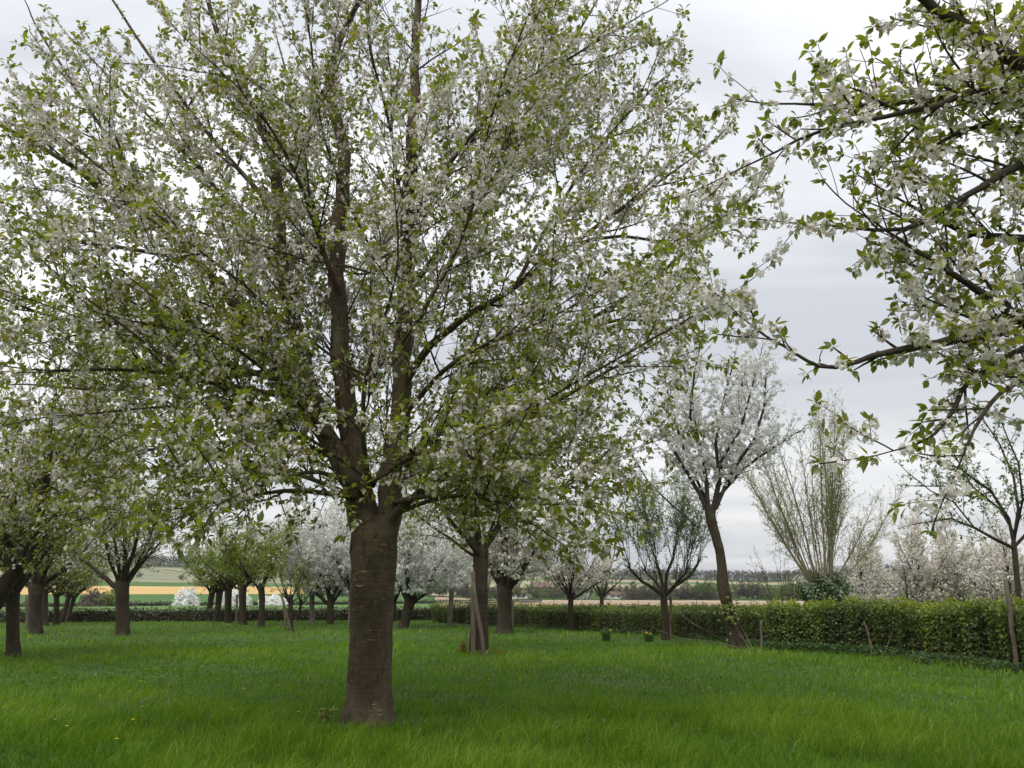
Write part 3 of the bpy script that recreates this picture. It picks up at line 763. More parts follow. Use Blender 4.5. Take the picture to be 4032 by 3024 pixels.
# ---- the great cherry in the middle
m0 = gp(800, 1562); D0 = m0.y
trunk = [(at(797, 1580, D0) + Vector((0, 0, -.12)), rad(124, 800, 1560, D0)), (at(797, 1550, D0), rad(112, 800, 1540, D0)), (at(799, 1520, D0), rad(100, 800, 1540, D0)), (at(800, 1470, D0), rad(93, 800, 1470, D0)),
         (at(802, 1380, D0), rad(90, 800, 1380, D0)), (at(805, 1280, D0), rad(92, 800, 1280, D0)), (at(809, 1200, D0), rad(97, 800, 1190, D0)), (at(811, 1160, D0), rad(90, 800, 1130, D0)), (at(812, 1138, D0 + .03), rad(60, 800, 1085, D0)), (at(812, 1125, D0 + .05), rad(15, 800, 1085, D0))]
def dd(o): return D0 + o
limbs = [
 T((792, 1250, dd(0), 60), (782, 1150, dd(0), 54), (765, 1050, dd(0), 45.2), (700, 940, dd(-.05), 39.0), (625, 830, dd(-.2), 31.2), (560, 740, dd(-.3), 26.5), (490, 640, dd(-.5), 21.8), (420, 560, dd(-.6), 18.7), (320, 475, dd(-.8), 16.4), (200, 390, dd(-1.0), 13.3), (60, 300, dd(-1.1), 8.6), (-50, 250, dd(-1.2), 4.7)),
 T((560, 742, dd(-.3), 14.5), (470, 724, dd(-.6), 12.5), (300, 700, dd(-.9), 9.9), (130, 690, dd(-1.1), 7.3), (-30, 630, dd(-1.2), 4.0)),
 T((770, 1060, dd(.05), 41.8), (700, 930, dd(.25), 39.9), (652, 770, dd(.4), 34.2), (614, 600, dd(.5), 30.4), (600, 460, dd(.6), 26.6), (588, 350, dd(.6), 21.8), (540, 220, dd(.5), 17.1), (470, 70, dd(.4), 11.4), (430, -70, dd(.3), 6.6)),
 T((803, 1240, dd(.05), 60), (793, 1130, dd(.05), 56), (765, 960, dd(.2), 49.4), (742, 820, dd(.3), 42.8), (728, 650, dd(.35), 36.1), (732, 480, dd(.4), 32.3), (742, 335, dd(.4), 27.5), (712, 186, dd(.4), 20.9), (733, 93, dd(.4), 16.1), (785, -20, dd(.4), 9.5)),
 T((824, 1250, dd(-.02), 62), (834, 1160, dd(-.02), 58), (842, 1090, dd(-.02), 54), (852, 1000, dd(0), 47.8), (866, 830, dd(.05), 40.5), (874, 650, dd(.05), 35.0), (880, 480, dd(.1), 32.2), (893, 300, dd(.1), 25.8), (898, 150, dd(.1), 20.2), (905, -60, dd(.1), 11.0)),
 T((866, 850, dd(0), 18.5), (905, 775, dd(-.2), 17.2), (1000, 690, dd(-.6), 14.5), (1113, 618, dd(-.9), 12.5), (1235, 528, dd(-1.1), 9.9), (1395, 413, dd(-1.2), 6.6), (1490, 345, dd(-1.2), 3.3)),
 T((845, 1130, dd(-.1), 22.4), (880, 1085, dd(-.3), 18.5), (994, 1004, dd(-.8), 13.9), (1110, 925, dd(-1.2), 10.6), (1240, 845, dd(-1.6), 7.9), (1370, 770, dd(-1.9), 4.0)),
 T((850, 1060, dd(.1), 22.4), (920, 950, dd(.5), 19.8), (1026, 878, dd(.8), 16.5), (1120, 800, dd(1.0), 13.2), (1230, 720, dd(1.2), 10.6), (1400, 610, dd(1.3), 6.6), (1590, 450, dd(1.4), 3.3)),
 T((860, 1110, dd(-.1), 11.2), (930, 1080, dd(-.6), 9.2), (1060, 1068, dd(-1.2), 7.3), (1190, 1072, dd(-1.7), 5.3), (1330, 960, dd(-2.0), 2.6)),
 T((770, 1075, dd(-.15), 11.9), (700, 1045, dd(-.7), 9.9), (590, 1010, dd(-1.3), 7.9), (460, 985, dd(-1.8), 5.9), (330, 1010, dd(-2.2), 2.6)),
 T((720, 950, dd(-.1), 13.2), (640, 905, dd(-.5), 11.2), (500, 885, dd(-1.0), 8.6), (330, 880, dd(-1.4), 5.9), (150, 900, dd(-1.7), 2.6)),
 T((800, 1040, dd(-.2), 11.9), (784, 945, dd(-.7), 10.6), (792, 806, dd(-1.3), 8.6), (830, 690, dd(-2.0), 6.6), (860, 560, dd(-2.8), 4.6), (850, 400, dd(-3.4), 2.6)),
 T((870, 650, dd(.1), 14.5), (960, 520, dd(.1), 12.5), (1040, 400, dd(.2), 9.9), (1130, 260, dd(.2), 7.3), (1230, 100, dd(.2), 5.3), (1290, 0, dd(.2), 3.3)),
 T((884, 480, dd(.1), 13.2), (980, 340, dd(-.3), 10.6), (1090, 220, dd(-.7), 7.9), (1240, 120, dd(-1.0), 5.3), (1390, 30, dd(-1.2), 2.6)),
 T((735, 640, dd(.3), 13.2), (690, 520, dd(-.4), 10.6), (640, 380, dd(-1.2), 7.9), (560, 240, dd(-1.9), 5.3), (430, 110, dd(-2.4), 2.6)),
 T((614, 600, dd(.5), 11.9), (520, 470, dd(.9), 9.9), (400, 330, dd(1.2), 7.3), (270, 200, dd(1.4), 4.6), (150, 80, dd(1.5), 2.6)),
 T((620, 830, dd(-.2), 11.9), (540, 800, dd(.5), 9.9), (420, 760, dd(1.2), 7.9), (270, 700, dd(1.8), 5.3), (120, 560, dd(2.2), 3.3)),
 T((866, 830, dd(.1), 14.5), (900, 700, dd(.9), 11.9), (980, 560, dd(1.7), 9.2), (1080, 420, dd(2.4), 6.6), (1180, 290, dd(3.0), 3.3)),
 T((728, 650, dd(.4), 13.2), (700, 520, dd(1.2), 10.6), (660, 380, dd(2.0), 7.9), (640, 240, dd(2.7), 5.3), (600, 90, dd(3.2), 3.3)),
 T((880, 520, dd(.1), 10.6), (860, 400, dd(-.8), 8.6), (840, 260, dd(-1.5), 6.6), (800, 110, dd(-2.1), 4.6), (790, -20, dd(-2.6), 2.6)),
 T((870, 900, dd(0), 13.2), (960, 800, dd(-.9), 10.6), (1060, 740, dd(-1.7), 7.9), (1180, 690, dd(-2.4), 5.3), (1310, 620, dd(-2.9), 2.6)),
 T((700, 935, dd(-.1), 11.9), (620, 840, dd(-1.0), 9.9), (520, 760, dd(-1.8), 7.3), (400, 690, dd(-2.5), 4.6), (280, 600, dd(-3.0), 2.6)),
]
limbs += [T(*[(x, y, dd(o), w) for x, y, o, w in q]) for q in (
 ((770, 1075, 0, 14), (650, 1060, -1.2, 10), (520, 1075, -2.2, 7), (380, 1100, -3.0, 3)),
 ((785, 1060, -.1, 14), (690, 1020, -1.5, 10), (580, 1040, -2.8, 7), (470, 1090, -3.8, 3)),
 ((735, 990, .2, 14), (600, 960, 1.0, 10), (430, 960, 1.8, 7), (250, 980, 2.4, 3)),
 ((850, 1085, -.1, 14), (960, 1070, -1.2, 10), (1090, 1085, -2.2, 7), (1220, 1090, -3.0, 3)),
 ((850, 1040, .1, 14), (980, 1000, .8, 10), (1130, 990, 1.6, 7), (1290, 1000, 2.2, 3)),
 ((840, 1020, -.1, 14), (900, 980, -1.4, 10), (1000, 980, -2.6, 7), (1110, 1030, -3.6, 3)),
 ((640, 860, -.2, 14), (480, 830, -.8, 11), (300, 800, -1.6, 8), (100, 800, -2.2, 4)),
 ((600, 800, -.2, 14), (430, 820, .8, 11), (250, 840, 1.5, 8), (60, 830, 2.0, 4)),
 ((420, 560, -.6, 11), (300, 540, -1.0, 9), (150, 520, -1.2, 7), (-20, 480, -1.4, 4)),
 ((320, 475, -.8, 10), (260, 340, -.8, 8), (170, 200, -.9, 6), (80, 60, -.9, 4)),
 ((600, 460, .6, 12), (460, 300, .8, 9), (330, 130, 1.0, 7), (230, -20, 1.0, 4)),
 ((1235, 528, -1.1, 8), (1340, 510, -1.0, 7), (1460, 520, -.8, 5), (1590, 450, -.8, 3)),
 ((1230, 720, 1.2, 9), (1340, 690, 1.4, 7), (1460, 690, 1.5, 5), (1600, 620, 1.5, 3)),
 ((1113, 618, -.9, 9), (1200, 460, -.7, 8), (1300, 310, -.6, 6), (1420, 180, -.5, 4)),
)]
rm_ = random.Random(61)
limbs += auto_limbs(rm_, at(808, 1020, D0), 5, 5.3, 3.0, .034, el=(10, 34), drop=.3)
limbs += auto_limbs(rm_, at(800, 800, D0), 5, 5.4, 4.4, .032, el=(8, 40), drop=.5)
limbs += auto_limbs(rm_, at(810, 520, D0), 6, 5.0, 4.8, .028, el=(6, 50), drop=.6)
axis = Vector((m0.x, m0.y, 0))
def main_env(p):
    q = p - Vector((m0.x + .1, m0.y, 6.4))
    lowb = 1.95
    return abs(q.x / (6.1 if q.x < 0 else 5.3)) ** 2.6 + abs(q.y / 5.2) ** 2.6 + abs(q.z / 6.2) ** 2.6 < 1 and p.z > lowb
plant_tree('cherry_tree', 'great old cherry tree in blossom with thick peeling trunk, standing in front of all others', 'tree', m0, trunk, limbs,
  dict(env=main_env, axis=axis, bark=M['bark_main'], limb_mat=M['bark_main'], sides=64, sub=16, flute=.045, knob=.026, flare=.22, lsides=10, lsub=3,
       sp2=.34, len2=1.7, tap2=.25, r2=.018, sp3=.19, len3=.80, sp4=.32, len4=.30, seg3=3, sides2=4, ds=.088, s2=.14, spur1=.35, keep=.92, clump=1.5, hollow=2.1,
       flower=lambda S: np.clip(.30 + (S[:, 2] - 2.5) * .16 - .05 * np.clip(-S[:, 0] - 2, 0, 4), .15, .86),
       nf=(5, 8), fball=.056, fr=.0215, ftpl='pen3', nlf=(0, 1), nl=(2, 4), leaf=.100, ltpl='leaf4', leaf_mat=M['leaf'], own=300, ntip=2), 101)
# a shoot and a surface root at its foot
def small_leaf_clump(name, label, cat, base, n, size, rad_, h, mat, seed, stems=5):
    rnd = random.Random(seed); rng = np.random.default_rng(seed)
    root = thing(name, label, cat, base); lines = []; tips = []
    for i in range(stems):
        pts, rr = grow(rnd, base.copy() + Vector((0, 0, -.03)), Vector((rnd.uniform(-1, 1) * rad_ / h, rnd.uniform(-1, 1) * rad_ / h, 1)), h * rnd.uniform(.7, 1), .006, .002, 4, .1, 0)
        tube_obj('stem', [(pts, rr)], 4, M['twig'], root, base); tips += pts[2:]
    tp = np.array([t[:] for t in tips]); ix = rng.integers(0, len(tp), n)
    D = rdir(rng, n) + np.array((0, 0, -.3)); L = size * rng.uniform(.6, 1.2, n)
    V, T_, a = scatter('leaf6', tp[ix] - np.array(base), D, np.array((0, 0, 1.0)) + rng.normal(size=(n, 3)) * .3, L, L * .6, rng.uniform(.5, 1, n))
    obj('foliage', new_mesh('foliage', V, T_, a), mat, root, 'stuff'); return root
small_leaf_clump('root_sucker', 'olive leafy sucker shoot sprouting at the foot of the great cherry trunk', 'shoot', ground(gp(712, 1552).x, m0.y + .1), 46, .085, .16, .26, M['leaf'], 4)
rb = gp(745, 1570)
rt = thing('surface_root', 'pale knobbly root bulging from the grass at the great cherry trunk', 'root', rb)
tube_obj('root', [catmull([at(722, 1566, D0 - .42), at(740, 1570, D0 - .40), at(765, 1574, D0 - .33), at(800, 1572, D0 - .15)], [.02, .035, .045, .05], 5)], 10, M['bark_main'], rt, rb)

# ---- the near cherry whose trunk stands outside the frame on the right
zb = ground(5.7, 5.9)
ztrunk = [(zb + Vector((0, 0, -.1)), .27), (zb + Vector((0, 0, .8)), .23), (zb + Vector((-.02, 0, 1.6)), .22), (zb + Vector((-.06, -.02, 2.3)), .23), (zb + Vector((-.1, -.03, 2.7)), .17)]
zf = zb + Vector((-.08, -.02, 2.4))
def Z(start_h, *q):
    pts, rr = T(*q)
    s = zb + Vector((-.08, -.02, start_h))
    return [s, s.lerp(pts[0], .5) + Vector((0, 0, .08))] + pts, [max(.07, rr[0] * 1.5), max(.05, rr[0] * 1.25)] + rr
zl = [
 Z(2.7, (2330, 240, 5.4, 40), (2179, 126, 5.2, 32), (2093, 66, 5.1, 26), (1994, 0, 5.0, 20), (1900, -70, 5.0, 12)),
 Z(2.6, (2330, 190, 5.3, 24), (2175, 193, 5.1, 17), (2043, 211, 5.0, 13), (1894, 227, 4.9, 10), (1714, 224, 4.8, 5)),
 Z(2.5, (2300, 330, 5.2, 20), (2160, 190, 4.9, 15), (2023, 228, 4.8, 12), (1861, 262, 4.7, 9), (1752, 290, 4.7, 7), (1680, 326, 4.6, 5), (1581, 373, 4.6, 3)),
 Z(2.45, (2320, 340, 5.2, 26), (2211, 357, 5.0, 19), (2077, 426, 4.9, 14), (1951, 496, 4.8, 10), (1779, 485, 4.7, 4)),
 Z(2.3, (2330, 670, 5.2, 40), (2212, 699, 5.1, 32), (2127, 723, 5.0, 26), (2023, 741, 4.9, 20), (1918, 759, 4.8, 14), (1829, 788, 4.8, 10), (1770, 790, 4.8, 8), (1692, 747, 4.8, 6), (1651, 723, 4.8, 5), (1600, 684, 4.8, 3)),
 Z(2.2, (2330, 740, 5.0, 20), (2200, 760, 4.9, 14), (2097, 821, 4.8, 11), (2050, 900, 4.7, 9), (2000, 950, 4.7, 6), (1925, 975, 4.7, 3)),
 Z(2.4, (2300, 760, 5.2, 30), (2201, 684, 5.0, 22), (2127, 634, 5.0, 17), (2067, 595, 5.0, 13), (1978, 541, 4.9, 9), (1890, 480, 4.9, 4)),
 Z(2.2, (2300, 820, 4.7, 16), (2190, 830, 4.5, 11), (2120, 900, 4.4, 8), (2080, 985, 4.4, 4)),
 Z(2.7, (2260, 20, 5.6, 30), (2180, -60, 5.6, 20), (2050, -150, 5.6, 10)),
 Z(2.5, (2300, 520, 5.6, 24), (2200, 520, 5.6, 16), (2080, 500, 5.5, 12), (1960, 440, 5.4, 6)),
 Z(2.5, (2300, 420, 5.8, 24), (2220, 300, 5.8, 16), (2120, 270, 5.7, 12), (1990, 330, 5.6, 6)),
]
rz_ = random.Random(5)
zl += auto_limbs(rz_, zf + Vector((.3, 0, .1)), 4, 3.6, 4.6, .10, Vector((.9, .2, 0)), el=(35, 75))
def zenv(p):
    if p.z < 2.05: return False
    q = p - Vector((5.7, 5.7, 5.2))
    # the left edge of its crown
    e = (q.x / 3.85) ** 2 + (q.y / 3.4) ** 2 + (q.z / 4.4) ** 2
    return e < 1.0 or (e < 1.6 and rz_.random() < .30)
plant_tree('cherry_tree', 'blossoming cherry whose branches reach in over the hedge, its trunk out of sight', 'tree', zb, ztrunk, zl,
  dict(env=zenv, axis=Vector((6.5, 6.2, 0)), bark=M['bark'], limb_mat=M['branch'], lsides=8, lsub=3, sp2=.16, len2=.95, r2=.012, r3=.0045, sp3=.16, len3=.48, r3m=.006, r4=.0026,
       ds=.085, s2=.22, spur1=.45, keep=.95, clump=1.3, flower=.70, nf=(6, 10), fball=.050, fr=.0185, ftpl='pent', nlf=(0, 2), nl=(2, 4), leaf=.076, ltpl='leaf6', leaf_mat=M['leaf'], own=300, ntip=3, bronze=.04, up2=.16), 202)

# ---- left side: leafy blossoming cherries
def std_tree(name, label, cat, X, Y, wpx, forkY, R, H, seed, n=7, lean=(0, 0), forkX=None, base=None, group=None, low=None, wid=1.0, cz=.5, el=(22, 74), **kw):
    b = base or gp(X, Y); d = b.y
    f = at(forkX or X, forkY, d); r = rad(wpx, X, Y, d)
    rnd = random.Random(seed)
    tr = [(b + Vector((0, 0, -.1)), r * 1.15), (b + Vector((0, 0, .12)), r * 1.05), (b.lerp(f, .35) + Vector((lean[0], 0, 0)), r * .95), (b.lerp(f, .7) + Vector((lean[1], 0, 0)), r * .97), (f, r * 1.1), (f + Vector((0, 0, r * 1.2)), r * .6)]
    c = Vector((f.x, f.y, f.z + H * cz))
    P = dict(env=ell_env(c, R, H * .62, (low if low is not None else f.z - .15)), axis=Vector((b.x, b.y, 0)), sp2=.38, len2=R * .55, sp3=.27, len3=R * .22, ds=.15, r2=.022, r3=.007, r4=.004, r3m=.010, lsides=6,
             nf=(2, 3), fball=.10, fr=.046, ftpl='pen3', sub=4, sides=14, sides2=4, nlf=(0, 1), nl=(2, 4), leaf=.13, lw=.62, seg3=3, leaf_mat=M['leaf'], flower=.4, spur1=.5)
    P.update(kw)
    return plant_tree(name, label, cat, b, tr, auto_limbs(rnd, f, n + 2, R, H, r * .5, el=el), P, seed, group)
gL = 'cherry trees in the left rows'
grad = lambda a, k: (lambda S: np.clip(a + (S[:, 2] - 2.5) * k, .05, .9))
std_tree('cherry_tree', 'dark leafy cherry with forked banded trunk, in the row by the leaning neighbour', 'tree', 28, 1418, 27, 1285, 5.0, 8.2, 301, n=9, flower=grad(.18, .09), ds=.12, fr=.042, nf=(2, 5), leaf=.135, sp3=.22)
# neighbour just outside the frame, leaning in
cb = ground(gp(-130, 1425).x, 21.5)
clean = [(cb + Vector((0, 0, -.1)), .30), (cb + Vector((.1, 0, .6)), .26), (at(-40, 1330, 21.5), .25), (at(10, 1265, 21.4), .22), (at(45, 1215, 21.3), .2), (at(60, 1185, 21.3), .12)]
rl = random.Random(9); cf = at(45, 1215, 21.3)
plant_tree('cherry_tree', 'cherry whose thick dark trunk leans in from outside the row beside the forked one', 'tree', cb, clean, auto_limbs(rl, cf, 9, 5.0, 8.0, .12, Vector((.05, 0, 0)), el=(20, 72)),
  dict(env=ell_env(cf + Vector((-.6, 0, 4.0)), 5.4, 5.6, 2.1), axis=Vector((cf.x, cf.y, 0)), sp2=.38, len2=2.6, sp3=.27, len3=1.15, seg3=3, ds=.13, r2=.022, r3=.007, r4=.004, r3m=.010, nf=(2, 4), fball=.08, ftpl='pen3', fr=.042, nlf=(0, 1), nl=(2, 5), leaf=.135, leaf_mat=M['leaf'], flower=grad(.25, .09), spur1=.5), 302)
std_tree('cherry_tree', 'stout cherry standing alone before the gap to the ochre field', 'tree', 264, 1372, 27, 1258, 4.8, 7.6, 303, n=8, flower=grad(.25, .09), leaf=.12)
std_tree('cherry_tree', 'stout dark cherry with a slim stake at its left side', 'tree', 77, 1370, 25, 1268, 4.2, 7.2, 304, n=8, flower=grad(.2, .08), leaf=.12)
LIME = dict(leaf_mat=M['leaf_lime'], flower=grad(.06, .05), leaf=.16, nl=(2, 4), ds=.16, fr=.05)
lime = std_tree('cherry_tree', 'lime-leaved cherry with a post against its trunk, end of its row', 'tree', 524, 1350, 16, 1272, 3.6, 5.4, 305, n=8, low=1.25, **LIME)
lime2 = std_tree('cherry_tree', 'slim dark-stemmed lime-leaved cherry standing alone beside the white blossom', 'tree', 564, 1356, 13, 1268, 3.2, 5.0, 306, n=7, low=1.2, lean=(.02, .06), **LIME)
for X, Y, s, rz0, lab in ((492, 1346, 1.0, 1.0, 'lime-leaved cherry second from the post-marked trunk of its row'), (467, 1343, .95, 2.2, 'lime-leaved cherry third from the post-marked trunk of its row'), (447, 1341, .95, 3.7, 'lime-leaved cherry fourth from the post-marked trunk, pale scar at its foot')):
    copy_thing(lime, gp(X, Y), lab, rz0, (s, s, s))
green = std_tree('cherry_tree', 'slender leafy cherry next behind the stout staked one', 'tree', 97, 1352, 12, 1278, 3.3, 5.6, 307, n=8, low=1.3, leaf_mat=M['leaf_lime'], flower=grad(.10, .05), leaf=.14, nl=(2, 3), ds=.17, fr=.05)
for X, Y, s, rz0, lab in ((121, 1350, .92, 1.3, 'slender leafy cherry third behind the stout staked one'), (133, 1346, .9, 2.9, 'slender leafy cherry fourth behind the stout staked one'), (144, 1345, .9, 4.1, 'slender leafy cherry last of the left row before the low hedge')):
    copy_thing(green, gp(X, Y), lab, rz0, (s, s, s))
# ---- white blossom trees in the middle distance
WH = dict(leaf_mat=M['leaf_lime'], flower=.90, blossom_mat=M['blossom_white'], fr=.066, fball=.14, nf=(3, 6), nlf=(0, 1), nl=(1, 2), leaf=.12, ds=.15, sp2=.33, sp3=.24, clump=1.6)
wA = std_tree('blossom_tree', 'snow-white blossoming tree with thick stubby forked trunk behind the great cherry', 'tree', 872, 1357, 22, 1300, 4.6, 5.8, 311, n=8, forkX=885, low=1.5, **WH)
wB = std_tree('blossom_tree', 'white blossoming tree with grey smooth trunk in the gap left of the great cherry', 'tree', 674, 1347, 11, 1270, 4.6, 5.6, 312, n=8, low=1.5, bark=M['bark_grey'], **WH)
copy_thing(wA, gp(713, 1348), 'slim white blossoming tree between the grey trunk and the great cherry', 2.0, (.78, .78, .92))
copy_thing(wB, gp(757, 1352), 'white blossoming tree half hidden behind the great cherry trunk', 1.1, (.9, .9, .95))
copy_thing(wB, gp(971, 1352), 'white blossoming tree with slim dark trunk in the gap right of the great cherry', 2.6, (.85, .85, .93))
copy_thing(wA, gp(853, 1342), 'pale thin-trunked white blossoming tree close behind the stubby forked one', 4.0, (.7, .7, .95))
yt = std_tree('young_tree', 'young leafy tree propped by two crossed stakes left of the grey trunk', 'tree', 628, 1364, 10, 1290, 1.7, 2.9, 313, n=6, low=1.25, **{**LIME, 'leaf': .11, 'len2': 1.2})
copy_thing(yt, gp(646, 1343), 'small young tree with pale twin stem behind the crossed stakes', 2.2, (.85, .85, .85))
# ---- centre right
pt = std_tree('cherry_tree', 'cherry with double banded trunk and a brace leaning against it', 'tree', 1042, 1412, 25, 1190, 4.5, 6.6, 321, n=8, low=2.1, el=(25, 75), flower=grad(.25, .09), ds=.12, fr=.042, nf=(2, 5), leaf=.135, sp3=.22)
std_tree('blossom_tree', 'thick gnarled short-trunked tree with white blossom and a post beside it', 'tree', 1090, 1368, 32, 1275, 4.4, 6.6, 322, n=8, low=1.6, **{**WH, 'flower': .62, 'nl': (2, 3), 'blossom_mat': M['blossom']})
std_tree('blossom_tree', 'round-headed creamy blossom tree on a slender stem in front of the medium hedge', 'tree', 1233, 1363, 11, 1285, 2.9, 6.4, 323, n=9, low=1.35, **{**WH, 'flower': .86, 'blossom_mat': M['blossom'], 'fr': .045, 'sp2': .3})
# the green thin tree behind it
std_tree('fruit_tree', 'thin fresh-green tree rising behind the creamy round-headed blossom tree', 'tree', 1300, 1366, 9, 1280, 2.3, 5.6, 324, n=8, base=ground(gp(1300, 1366).x * 1.25, gp(1300, 1366).y * 1.25), leaf_mat=M['leaf_green'], flower=0.0, leaf=.10, nl=(1, 2), ds=.2, low=1.6)
# ---- pollarded fruit tree
sb = gp(1438, 1383); sdist = sb.y
strunk = [(sb + Vector((0, 0, -.08)), .17), (sb + Vector((0, 0, .2)), .14), (at(1436, 1330, sdist), .13), (at(1434, 1290, sdist), .14), (at(1434, 1270, sdist), .08)]
def S_(*q): return T(*[(x, y, sdist + o, w) for x, y, o, w in q])
slimb = [S_((1437, 1290, 0, 9.9), (1412, 1272, -.2, 8.1), (1385, 1255, -.5, 6.8), (1362, 1230, -.8, 5.6)), S_((1436, 1285, 0, 9.9), (1460, 1265, .2, 8.1), (1490, 1245, .4, 6.8), (1505, 1222, .5, 5.6)),
         S_((1434, 1288, 0, 9.3), (1428, 1250, .1, 7.4), (1418, 1215, .2, 6.2)), S_((1436, 1288, 0, 9.3), (1440, 1240, -.3, 7.4), (1452, 1210, -.5, 5.6)),
         S_((1436, 1288, 0, 8.1), (1420, 1260, .6, 6.8), (1395, 1235, 1.1, 5.0)), S_((1436, 1288, 0, 8.1), (1462, 1260, -.7, 6.8), (1480, 1238, -1.1, 5.0))]
rs_ = random.Random(12)
shoots = []
for pts, rr in slimb:
    for k in range(9):
        i = rs_.choice([1, 2, len(pts) - 1, len(pts) - 1]); p = pts[i]
        o_ = p - Vector((sb.x, sb.y, p.z))
        shoots.append(grow(rs_, p, Vector((o_.x * .25 + rs_.uniform(-.3, .3), o_.y * .25 + rs_.uniform(-.3, .3), 1)), rs_.uniform(2.2, 4.0), .014, .005, 8, .07, .25))
plant_tree('fruit_tree', 'pollarded fruit tree with fresh green upright shoots and a stake at its stem', 'tree', sb, strunk, slimb + shoots,
  dict(env=lambda p: p.z > 1.7 and (p.x - sb.x) ** 2 + (p.y - sb.y) ** 2 < 7 and p.z < 6.9, axis=Vector((sb.x, sb.y, 0)), sp2=.26, len2=.9, sp3=.2, len3=.45, ds=.10, r2=.008, r3=.005, r4=.0035, r3m=.006, leaf=.09, nl=(1, 3), leaf_mat=M['leaf_green'], flower=0.0, nf=(1, 1), fball=.05, fr=.03, nlf=(0, 0), up2=.3, spur1=.25, lsides=5, s2=.3), 331)
# ---- leaning white pompom blossom tree
tb = gp(1592, 1402); td = tb.y
def T_(*q): return T(*[(x, y, td + o, w) for x, y, o, w in q])
ttr = T_((1597, 1412, 0, 40.9), (1592, 1396, 0, 36.0), (1582, 1350, 0, 27.3), (1572, 1310, 0, 23.6), (1562, 1265, 0, 24.8), (1560, 1225, 0, 19.8), (1554, 1185, 0, 18.6), (1541, 1140, 0, 19.8), (1534, 1110, 0, 21.1), (1532, 1090, 0, 12.1))
tl_ = [T_((1533, 1115, 0, 11.0), (1512, 1068, 0, 9.4), (1480, 1010, -.2, 7.7), (1440, 950, -.4, 6.1), (1410, 900, -.5, 3.9)), T_((1530, 1110, 0, 11.0), (1524, 1040, 0, 9.4), (1505, 940, .1, 7.7), (1490, 850, .2, 6.1), (1470, 760, .2, 3.9), (1455, 700, .2, 2.2)),
       T_((1540, 1110, 0, 9.9), (1555, 1040, 0, 8.8), (1545, 960, -.3, 7.2), (1560, 880, -.5, 5.5), (1580, 800, -.6, 3.3)), T_((1545, 1100, 0, 9.4), (1580, 1020, 0, 8.2), (1630, 950, .2, 6.6), (1650, 880, .3, 5.0), (1655, 810, .3, 2.8)),
       T_((1545, 1080, 0, 7.7), (1610, 1010, .5, 6.6), (1665, 970, .8, 5.0), (1720, 935, 1.0, 2.8)), T_((1538, 1100, 0, 7.7), (1560, 1000, .8, 6.6), (1590, 900, 1.4, 5.0), (1610, 800, 1.7, 2.8)), T_((1530, 1090, 0, 7.2), (1480, 980, .7, 6.1), (1450, 880, 1.2, 4.4), (1430, 790, 1.5, 2.2)),
       T_((1555, 1000, -.2, 6.6), (1600, 930, -.9, 5.5), (1620, 850, -1.3, 3.9), (1640, 780, -1.5, 2.2)), T_((1520, 1000, 0, 6.6), (1490, 900, -.9, 5.5), (1500, 800, -1.4, 3.9), (1520, 720, -1.6, 2.2)), T_((1508, 1140, 0, 2.8), (1450, 1090, .1, 3.9), (1400, 1040, .2, 3.3), (1370, 990, .2, 2.2))]
tc_ = at(1570, 890, td)
leaning = plant_tree('blossom_tree', 'leaning crooked tree with pure white pompom blossom, ivy sprig on its trunk', 'tree', tb, list(zip(*ttr)), tl_,
  dict(env=lambda p: ((p.x - tc_.x) / 3.3) ** 2 + ((p.y - td) / 2.8) ** 2 + ((p.z - tc_.z) / 3.5) ** 2 < 1, axis=Vector((tc_.x, td, 0)), bark=M['bark'], sides=26, sub=6, knob=.05, flare=.2, sp2=.24, len2=1.7, sp3=.2, len3=.75, ds=.22, r2=.014, r3=.006, r4=.004, r3m=.008, keep=.9, clump=1.2,
       flower=.97, nf=(9, 13), fball=.105, fr=.044, ftpl='pen3', blossom_mat=M['blossom_white'], nlf=(0, 0), nl=(1, 2), leaf=.07, leaf_mat=M['leaf_lime'], spur1=.5), 341)
rng_i = np.random.default_rng(3)
n = 70; ip = np.array([at(1578 + rng_i.normal() * 9, 1320 + rng_i.normal() * 18, td - .30)[:] for _ in range(n)]) - np.array(tb)
V, T3, a = scatter('leaf6', ip, rdir(rng_i, n) + np.array((0, 0, -.5)), np.array((0, -1.0, .4)) + rng_i.normal(size=(n, 3)) * .3, .11, .09, rng_i.uniform(.4, 1, n))
obj('ivy_sprig', new_mesh('ivy_sprig', V, T3, a), M['leaf_lime'], leaning, 'stuff')
